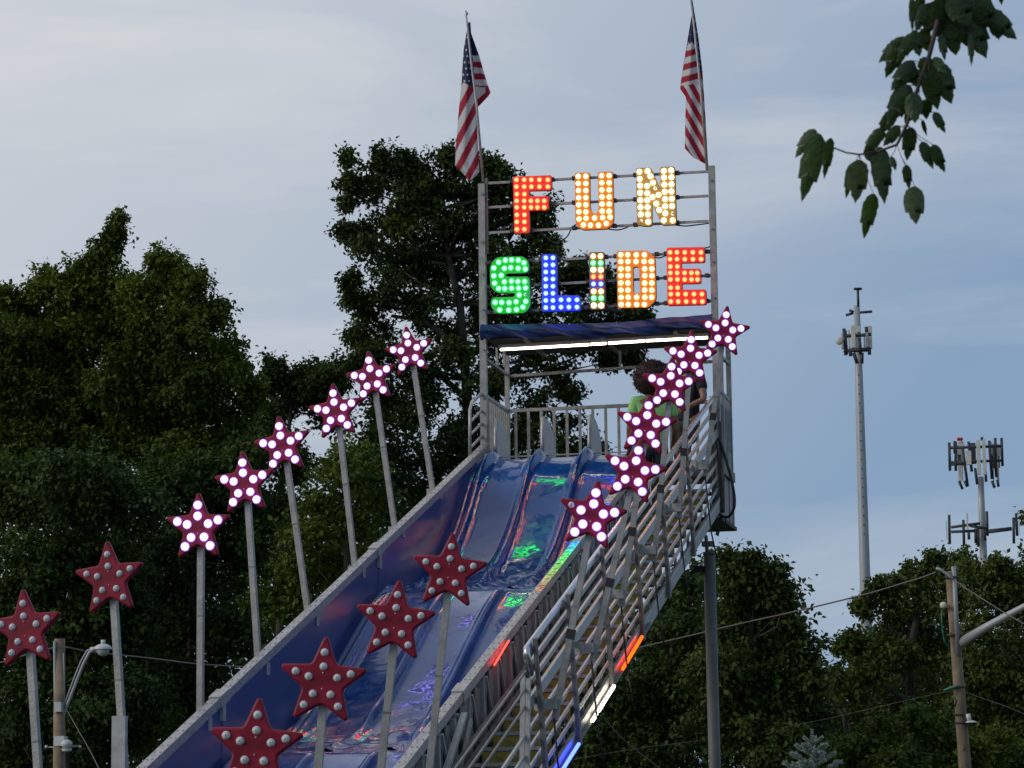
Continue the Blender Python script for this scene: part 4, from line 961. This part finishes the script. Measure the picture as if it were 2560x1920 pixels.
def tree(label, blobs, d, trunk, m, dens=260, size=.084, seed=1, gap=.40, branches=(), deep=.75, name='tree', base=None, per=9, tw=.10, group=None, tone=0):
    tp = [at(u, v, d=d) for u, v in trunk]; b = tp[0]; b0 = Vector((b.x, b.y, 0)) if base is None else base
    root = thing(name, label, 'tree', b0, group)
    m_ = MB(); P = [b0]+tp; R0 = [tw*1.0]+[.75*tw*(1-.8*i/max(1, len(tp))) for i in range(len(tp))]
    m_.tube(P, R0, 10)
    rr = random.Random(seed)
    for br in branches:
        Q = [at(u, v, d=d+rr.uniform(-.4,.4)) for u, v in br]; m_.tube(Q, [tw*.42*(1-.7*i/len(Q)) for i in range(len(Q))], 6)
    # limbs to the blob centres
    for bl in blobs[::2]:
        c = at(bl[0], bl[1], d=d); s_ = min(tp, key=lambda p: (p-c).length+(4 if p.z > c.z else 0)); mid = s_.lerp(c, .5)+Vector((rr.uniform(-.2,.2), rr.uniform(-.2,.2), -.12))
        m_.tube([s_, mid, c], [tw*.20, tw*.12, tw*.04], 6)
    m_.build('trunk', BARK, root)
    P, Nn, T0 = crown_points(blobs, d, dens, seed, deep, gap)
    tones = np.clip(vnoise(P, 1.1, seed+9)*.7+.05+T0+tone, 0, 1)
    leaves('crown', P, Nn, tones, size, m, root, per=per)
    print('LEAVES', len(P)*per, label[:40])
    return root
LG1 = leaf_mat('maple leaf green', (.038, .066, .010), (.14, .18, .018))
LG2 = leaf_mat('dark maple leaf', (.028, .050, .014), (.085, .115, .022))
LG3 = leaf_mat('yellowish leaf', (.040, .075, .010), (.13, .165, .022))
LG4 = leaf_mat('oak leaf', (.032, .056, .014), (.110, .140, .024))
LG5 = leaf_mat('deep green leaf', (.026, .050, .014), (.075, .115, .022))  # darkest of the per-tree leaf greens
G1 = 'trees behind the slide'
tree('tall dark tree at far left with a leaning spire of leaves at its top',
  [(298,543,5,0),(293,560,8,0),(287,585,13,0),(280,603,16,0),(266,625,22,0),(258,652,28,0),(230,662,26,0),(240,690,44,0),(200,690,30,0),(190,720,34,0),(236,730,55,0),(320,775,60),(215,770,75),(133,700,26,0),(128,740,52),(95,722,18,0),(60,770,50),(10,745,26,0),(10,790,60),(90,830,90),(190,860,110),(290,800,70),(0,900,120),(120,950,120),(330,720,40,0),(320,840,90),(80,1050,140),(230,1040,120),(20,1150,130)],
  48, [(210,1500),(212,1200),(225,950),(250,760)], LG1, dens=330, seed=3, gap=.30, group=G1, tone=.1)
tree('broad green tree just right of the leaning spire',
  [(392,655,26,0),(432,662,24,0),(480,708,34,0),(400,710,60),(455,740,70),(350,750,60),(530,790,30,0),(550,772,16,0),(500,820,75),(560,862,42),(430,840,110),(570,900,34),(600,935,26,0),(380,930,110),(520,960,100),(300,960,100),(620,985,50),(450,1070,130),(300,1100,110),(580,1090,90)],
  47, [(440,1500),(440,1200),(430,950),(420,780)], LG1, dens=330, seed=8, gap=.31, group=G1, tone=.12)
tree('darker tree low on the left behind the street lamp',
  [(60,1230,120),(180,1220,120),(300,1250,120),(100,1400,140),(250,1430,140),(30,1550,120),(160,1580,140),(300,1600,130),(80,1720,140),(230,1760,140),(60,1870,120),(330,1780,120),(200,1900,120)],
  43, [(165,2000),(170,1700),(180,1400)], LG5, dens=250, seed=14, gap=.33, group=G1, deep=.6, tw=.12)
tree('dark tree behind the lower lit stars at left',
  [(430,1230,110),(560,1200,110),(390,1380,120),(520,1400,120),(640,1380,100),(430,1560,130),(560,1560,110),(380,1720,130),(500,1740,120),(430,1880,120),(600,1250,80),(330,1500,90),(620,1130,60)],
  45, [(470,2000),(475,1700),(480,1400)], LG5, dens=240, seed=19, gap=.375, group=G1, deep=.6, tw=.12)
tree('medium tree between the left row of stars and the tall central tree',
  [(684,912,16,0),(690,945,32,0),(655,965,34,0),(740,950,28,0),(720,985,50),(790,930,26,0),(835,925,22,0),(866,925,16,0),(800,960,40),(850,960,28),(770,1000,55),(700,1030,50),(640,1050,60),(830,1040,50),(660,1130,80),(740,1180,60),(680,1270,80)],
  50, [(700,1500),(705,1200),(730,1010)], LG2, dens=300, seed=23, gap=.36, group=G1, tw=.09, tone=.08)
tree('yellowish green younger tree behind the middle star poles',
  [(870,1150,60),(920,1190,60),(840,1230,80),(920,1290,80),(800,1320,90),(880,1400,90),(760,1440,90),(700,1530,90),(860,1180,50,-.8)],
  42, [(860,1800),(862,1500),(870,1250)], LG3, dens=210, seed=31, gap=.40, group=G1, tw=.07, tone=.02)
tree('tall central tree standing behind the sign and platform, darkest silhouette against the sky',
  [(872,392,14,0),(880,415,20,0),(868,460,22,0),(890,455,30,0),(905,500,26,0),(876,510,18,0),(955,392,16,0),(968,415,28,0),(1015,402,22,0),(1010,440,40,0),(1058,440,36,0),(960,480,55),(1040,500,75),(1118,388,18,0),(1120,420,34,0),(1150,470,60),(1112,500,60),(1212,412,20,0),(1250,425,18,0),(1215,455,40,0),(1260,470,22,0),(1240,520,70),(1310,530,45),(1350,545,36,0),(1340,600,55),(1378,620,24,0),(1160,560,85),(1050,590,85),(950,570,50),(860,580,20,0),(890,595,34),(930,640,50),(1010,680,70),(880,700,20),(1120,670,80),(1230,620,75),(1300,680,60),(900,760,26),(885,755,20,0),(930,770,40),(960,730,40),(1200,710,70),(1070,760,65),(900,850,30),(885,835,22,0),(940,830,45),(1350,690,45),(1420,680,34),(1445,668,22,0),(1400,730,45),(1510,695,24,0),(1470,720,40),(1540,740,34),(1600,780,26,0),(1610,800,16,0),(1560,800,42),(1480,790,50),(1400,810,60),(1290,770,60),(1190,800,60),(1090,850,60),(900,900,30),(960,900,60),(1040,930,60),(1140,900,60),(1250,860,60),(1350,880,50),(1440,860,36),(1540,850,40),(1580,900,20,0),(1520,905,20),(1560,880,24),(1290,930,55),(1390,940,40),(1430,985,24,0),(1200,980,60),(1340,1010,45),(1420,1060,28),(1430,1120,40),(1380,1120,50),(1300,1080,55),(1180,1080,60),(1060,1020,70),(960,1000,65),(980,1100,80),(1100,1120,80),(960,1220,90),(1060,1230,80),(1250,1150,60),(1500,1130,16),(1480,1145,14)],
  50, [(1175,1500),(1178,1150),(1165,950),(1150,760),(1120,640),(1110,520)], LG2, dens=360, seed=41, gap=.435, deep=.8, group=G1, tw=.15,
  branches=[((1165,900),(1100,830),(1050,800),(980,790)),((1150,760),(1130,690),(1110,660),(1080,655)),((1140,700),(1220,620),(1290,560)),((1165,900),(1250,820),(1400,760),(1560,780)),((1290,560),(1270,600),(1262,570)),((1170,1000),(1080,920),(1000,900))])
tree('vine covered tree directly right of the grey support leg',
  [(1822,1400,18,0),(1845,1425,30,0),(1885,1405,16,0),(1900,1440,34,0),(1935,1440,18,0),(1925,1480,38,0),(1830,1470,36,0),(1870,1520,60),(1960,1500,20,0),(1930,1560,42),(1810,1560,55),(1975,1570,26,0),(2000,1615,34,0),(1900,1640,80),(2015,1660,26,0),(1800,1690,80),(1980,1690,60),(2030,1720,40),(1880,1780,100),(2000,1800,80),(1790,1840,90),(1930,1890,90)],
  40, [(1880,2050),(1885,1800),(1880,1600)], LG2, dens=330, seed=53, gap=.30, group=G1, tw=.09, tone=.1)
tree('bushy dark tree behind the lower stair guard',
  [(1705,1455,16,0),(1712,1490,34,0),(1668,1500,34),(1700,1560,55),(1740,1610,50),(1640,1610,60),(1690,1690,80),(1620,1740,80),(1540,1740,60),(1740,1780,80),(1560,1850,100),(1680,1860,100),(1480,1900,90),(1600,1930,80)],
  42, [(1650,2100),(1655,1850),(1680,1620)], LG5, dens=290, seed=59, gap=.30, group=G1, tw=.09, tone=.15)
tree('big round tree right of the tall cell tower, behind the wooden pole',
  [(2150,1515,16,0),(2160,1525,12,0),(2125,1600,18,0),(2150,1620,30),(2100,1618,12,0),(2200,1475,22,0),(2232,1505,30),(2218,1580,30),(2245,1455,26,0),(2288,1430,24,0),(2280,1470,45),(2335,1400,18,0),(2350,1425,36,0),(2395,1405,20,0),(2385,1440,36),(2330,1500,70),(2260,1550,60),(2400,1510,50),(2230,1640,55),(2330,1610,80),(2170,1690,40),(2090,1690,24),(2130,1740,36),(2080,1740,30),(2240,1740,70),(2350,1720,80),(2160,1830,70),(2280,1850,90),(2390,1850,80),(2070,1830,55),(2050,1900,60)],
  49, [(2270,2000),(2272,1800),(2280,1600),(2300,1500)], LG4, dens=320, seed=67, gap=.385, group=G1, tw=.12, tone=.12,
  branches=[((2272,1750),(2180,1700),(2140,1660)),((2180,1700),(2160,1720),(2145,1640)),((2120,1850),(2130,1790),(2125,1730)),((2120,1850),(2110,1790),(2085,1745))])
tree('tree at the right edge behind the street light arm',
  [(2430,1425,22,0),(2455,1450,34),(2500,1415,18,0),(2510,1440,28,0),(2550,1450,24,0),(2480,1500,50),(2545,1520,60),(2460,1570,60),(2530,1620,70),(2440,1680,80),(2540,1740,90),(2450,1800,90),(2530,1870,90),(2420,1900,70),(2572,1300,9,0),(2590,1400,26,0)],
  47, [(2500,2000),(2502,1800),(2510,1600),(2530,1480)], LG4, dens=320, seed=71, gap=.375, group=G1, tw=.11, tone=.14)
tree('low yellow green shrubby tree at the bottom right',
  [(2120,1890,60),(2200,1860,60),(2290,1800,50),(2330,1860,70),(2250,1920,70),(2400,1900,60),(2490,1870,50),(2550,1900,40)],
  43, [(2280,2050),(2282,1950),(2290,1880)], LG3, dens=260, seed=77, gap=.34, group=G1, tw=.06, tone=-.12)
# far woods behind everything low in the frame: one mass nobody could count
rr = np.random.default_rng(5); n = 24000
U = rr.uniform(-900, 3400, n); base_top = 1500+70*np.sin(U/170.0)+40*np.sin(U/61.0+1)
base_top = np.where(U > 1990, np.where(U < 2120, 1760, 1600), base_top); base_top = np.where((U > 560) & (U < 1300), 1260, base_top); base_top = np.where(U < 560, 950, base_top)
Vv = base_top+rr.uniform(0, 1, n)**1.1*(2150-base_top); dd = rr.uniform(66, 74, n)
P = np.array([at(a_, b_, d=c_) for a_, b_, c_ in zip(U, Vv, dd)])
g_ = vnoise(P, .9, 77)
P = P[g_ > .12]
wo = leaves('distant_woods', P, unit(rr.normal(size=P.shape)), np.clip(vnoise(P, .7, 3)*.7, 0, 1), .17, LG5, None, per=9, spread=2.2)
wo['kind'] = 'stuff'; wo['label'] = 'dark mass of distant woods low behind the nearer trees'

# blue spruce tip
rs = thing('spruce_tree', 'pale blue green spruce tip poking up at the bottom edge', 'tree', Vector((at(2032,1900,d=33).x, at(2032,1900,d=33).y, 0)))
tip = at(2030,1835,d=33); SPR = leaf_mat('blue spruce needles', (.26, .34, .30), (.44, .52, .46), .1)
m_ = MB(); m_.tube([(rs.location.x, rs.location.y, 0), tip-Vector((0,0,.35)), tip], [.12, .02, .006], 8); m_.build('trunk', BARK, rs)
bc = []; bd = []
def needles_along(p, q, n):
    for t in np.linspace(0, 1, n): bc.append(np.array(p.lerp(q, t))); bd.append(np.array((q-p).normalized()))
needles_along(tip-Vector((0,0,.3)), tip+Vector((0,0,.04)), 16)
z = .12; k = 0; twg = MB()
while z < 2.6:
    nb = 5; ln = .05+z*.52
    for j in range(nb):
        a_ = j*2*math.pi/nb+k*.7+random.uniform(-.2,.2); up = .75-.18*z; s_ = tip-Vector((0,0,z)); e = s_+Vector((math.cos(a_)*ln, math.sin(a_)*ln, ln*up))
        needles_along(s_, e, int(8+40*ln)); twg.tube([s_, e], [.008, .003], 5)
        for t in (.4, .65, .85):
            if ln < .15: continue
            b_ = s_.lerp(e, t); dd_ = (e-s_).normalized(); sdv = dd_.cross(Vector((0,0,1))).normalized()
            for sg in (-1, 1): needles_along(b_, b_+(dd_*.6+sdv*sg*.8)*ln*.28, int(4+14*ln))
    z += .12+z*.06; k += 1
twg.build('branches', BARK, rs)
bc = np.array(bc); bd = np.array(bd); per = 20
c_ = np.repeat(bc, per, 0); dr = np.repeat(bd, per, 0); n = len(c_); o_ = unit(np.cross(dr, RNG.normal(size=(n,3)))); ax = unit(dr*.8+o_); s_ = .030*RNG.uniform(.7,1.2,(n,1)); sd = unit(np.cross(ax, RNG.normal(size=(n,3))))*.0035
b_ = c_+RNG.normal(size=(n,3))*.004; V = np.stack([b_-sd, b_+sd, b_+ax*s_], 1).reshape(-1,3)-np.array(rs.location)
me = bpy.data.meshes.new('needles'); me.vertices.add(n*3); me.vertices.foreach_set('co', V.astype(np.float32).ravel()); me.loops.add(n*3); me.loops.foreach_set('vertex_index', np.arange(n*3, dtype=np.int32)); me.polygons.add(n); me.polygons.foreach_set('loop_start', np.arange(n, dtype=np.int32)*3); me.update(calc_edges=True)
me.materials.append(SPR); a_ = me.attributes.new('tone', 'FLOAT', 'POINT'); a_.data.foreach_set('value', RNG.random(n*3).astype(np.float32))
o = bpy.data.objects.new('crown', me); COL.objects.link(o); o.parent = rs

# overhanging maple branch, near the camera
DB = 7.5
def zb(x, y): return (1960+x/2.765, y/2.765)
mt_ = thing('maple_tree', 'maple branch with large dark leaves hanging into the top right corner', 'tree', (10.5, -24.5, 0))
BRK2 = mat('young twig bark', (.06, .035, .03), .6, var=.2)
crotch = at(*zb(2300,-900), d=DB+.3); root_b = Vector((10.5,-24.5,0))
m_ = MB(); m_.tube([root_b, root_b+Vector((-.05,0,2.0)), root_b+Vector((-.1,.05,4.2)), root_b+Vector((-.1,.05,6.2))], [.20,.17,.13,.07], 12); m_.build('trunk', BARK, mt_)
def twp(pts, r, name='twig'):
    P = [at(*zb(x, y), d=DB+dz) for x, y, dz in pts]; m_ = MB(); m_.tube(P, r, 7); m_.build(name, BRK2, mt_)
t0 = at(*zb(1300,-500), d=DB+.2)
m_ = MB(); m_.tube([root_b+Vector((-.1,.05,6.0)), root_b+Vector((-.5,-.1,7.0)), t0+Vector((.9,.3,3.3)), t0+Vector((.12,.05,1.5)), t0, at(*zb(1110,-60), d=DB+.05)], [.06,.05,.035,.022,.014,.008], 8); m_.build('limb', BARK, mt_)
twp([(1110,-60,.05),(1060,150,0),(1030,280,0),(1000,400,.0),(940,560,.02),(880,760,0),(850,860,0),(780,1000,.0),(640,1050,0)], [.008,.007,.0065,.006,.0055,.005,.0045,.004,.003])
twp([(640,1050,0),(520,1068,.0),(430,1055,0),(335,1018,-.01)], [.003,.0025,.0022,.002])
LEAFM = []
for nm, a, b in (('maple leaf dark', (.014,.030,.009), (.026,.052,.010)), ('maple leaf mid', (.022,.050,.009), (.040,.078,.012)), ('maple leaf underside', (.06,.08,.035), (.085,.11,.045))):
    m = mat(nm, b, .42, var=.22, vscale=22, bump=.4, bscale=70); t = m.node_tree; pb = t.nodes['Principled BSDF']
    tl = t.nodes.new('ShaderNodeBsdfTranslucent'); tl.inputs[0].default_value = (b[0]*1.6, b[1]*1.6, b[2], 1); mx_ = t.nodes.new('ShaderNodeMixShader'); mx_.inputs[0].default_value = .18
    t.links.new(pb.outputs[0], mx_.inputs[1]); t.links.new(tl.outputs[0], mx_.inputs[2]); t.links.new(mx_.outputs[0], t.nodes['Material Output'].inputs[0]); LEAFM.append(m)
# half outline of a maple leaf: (along, across); lobes with teeth
HALF = [(0,0),(.00,.10),(.05,.26),(.10,.38),(.19,.44),(.24,.50),(.34,.47),(.42,.50),(.52,.46),(.68,.43),(.63,.37),(.58,.32),(.56,.27),(.62,.27),(.68,.30),(.75,.25),(.82,.22),(.88,.14),(.94,.07),(1.0,0)]
def maple_leaf(px, tipx, wpx, mi, dz=0, cup=.25, seed=0, hook=0):
    b = at(*zb(*px), d=DB+dz); e = at(*zb(*tipx), d=DB+dz+random.uniform(-.02,.03)); ax = e-b; Ls = ax.length*1.06; ax.normalize()
    fwd = Vector(-FX); sd = ax.cross(fwd).normalized(); nrm = sd.cross(ax); wd = .86*wpx/2.765*DB/F; R2 = random.Random(seed); m_ = MB()
    n = len(HALF); V = []; tw_ = R2.uniform(-.5,.5)
    V2 = []
    for sg in (-1, 1):
        for (a, c) in HALF:
            cc = c/.53*.5*wd*sg*(1+R2.uniform(-.06,.06)); aa = a*Ls*(1+R2.uniform(-.012,.012)); lift = -abs(cc)*cup*(1.0+.5*sg*tw_)-.10*Ls*a*a+.012*Ls*math.sin(a*9+sg)
            V2.append(b+ax*aa+sd*(cc+hook*wd*a*a*.3)+nrm*lift)
    # midrib points
    for (a, c) in HALF: V2.append(b+ax*a*Ls+sd*(hook*wd*a*a*.3)+nrm*(-.10*Ls*a*a+.004*Ls))
    mid = 2*n; Fc = []
    for s_ in (0, 1):
        for i in range(n-1):
            f = (mid+i, mid+i+1, s_*n+i+1, s_*n+i); Fc.append(f if s_ else f[::-1])
    m_.add(V2, Fc, True)
    o = m_.build('leaf', LEAFM[mi], mt_); return b
LV = [((245,925),(128,1365),190,1,0),((325,955),(272,1222),95,1,-.02),((215,895),(90,1080),120,2,.02),((520,1105),(510,1388),190,2,0),((470,1130),(440,1360),90,1,.02),((660,1015),(700,1382),180,0,0),((620,1340),(545,1635),135,1,0),
 ((905,1288),(898,1535),185,2,0),((845,1140),(868,1300),85,0,0),((1030,1000),(1105,1185),110,0,0),((955,980),(1020,1160),105,0,.02),((1040,775),(1108,912),85,0,0),((955,830),(992,942),40,0,0),((880,880),(862,1100),130,0,0),((800,870),(700,1000),110,1,.03),
 ((690,890),(545,1060),120,0,0),((560,1040),(690,1120),120,0,.02),((740,1080),(770,1170),60,0,0),((870,590),(720,840),190,0,0),((900,640),(905,835),160,1,-.03),((985,690),(975,825),120,0,0),((930,700),(840,850),150,1,.04),((770,760),(650,930),120,0,.03),((1060,430),(1140,705),210,0,0),((1000,500),(1075,742),180,0,-.03),((1010,400),(950,520),150,1,.03),((1040,395),(1115,500),90,1,.0),
 ((895,420),(765,620),150,0,0),((850,440),(930,600),140,0,.03),((835,255),(703,525),165,0,0),((820,270),(670,430),120,1,.03),((900,230),(800,420),120,1,-.02),((1090,235),(1110,405),80,0,0),((900,210),(930,380),130,0,0),((960,200),(1000,350),120,1,.03),((885,-20),(890,210),60,0,0),((990,30),(905,200),130,0,.0),((960,-30),(900,110),90,0,.03),
 ((1010,20),(1000,230),190,0,.02),((1090,-10),(1070,250),210,0,-.02),((1150,90),(1175,370),240,0,0),((1250,60),(1395,375),250,0,.02),((1180,-60),(1290,150),260,0,-.03),((1330,-10),(1440,190),230,0,.0),((1400,70),(1595,262),190,0,.02),((1290,230),(1305,438),60,0,0),((1230,180),(1330,340),150,0,.03),((1440,150),(1490,270),90,0,0),((1500,-40),(1507,35),45,1,0),((1060,-60),(1240,60),240,0,.04),((1200,-20),(1120,200),180,0,.03)]
m_ = MB()
anch = [(1060,150),(1030,280),(1000,400),(940,560),(880,760),(850,860),(780,1000),(640,1050),(520,1068),(335,1018),(1110,-60)]
for i, (a, b, w_, mi, dz) in enumerate(LV):
    p = maple_leaf(a, b, w_, mi, dz, cup=random.uniform(.2,.6), seed=i, hook=random.uniform(-1,1)*.5)
    q = min(anch, key=lambda q: math.hypot(q[0]-a[0], q[1]-a[1]) + (0 if q[1] < a[1]+60 else 200)); Q = at(*zb(*q), d=DB); md = Q.lerp(p, .5)+Vector((0,0,-.006)); m_.tube([Q, md, p], .0011, 4, False)
m_.build('leaf_stalks', BRK2, mt_, kind='stuff')
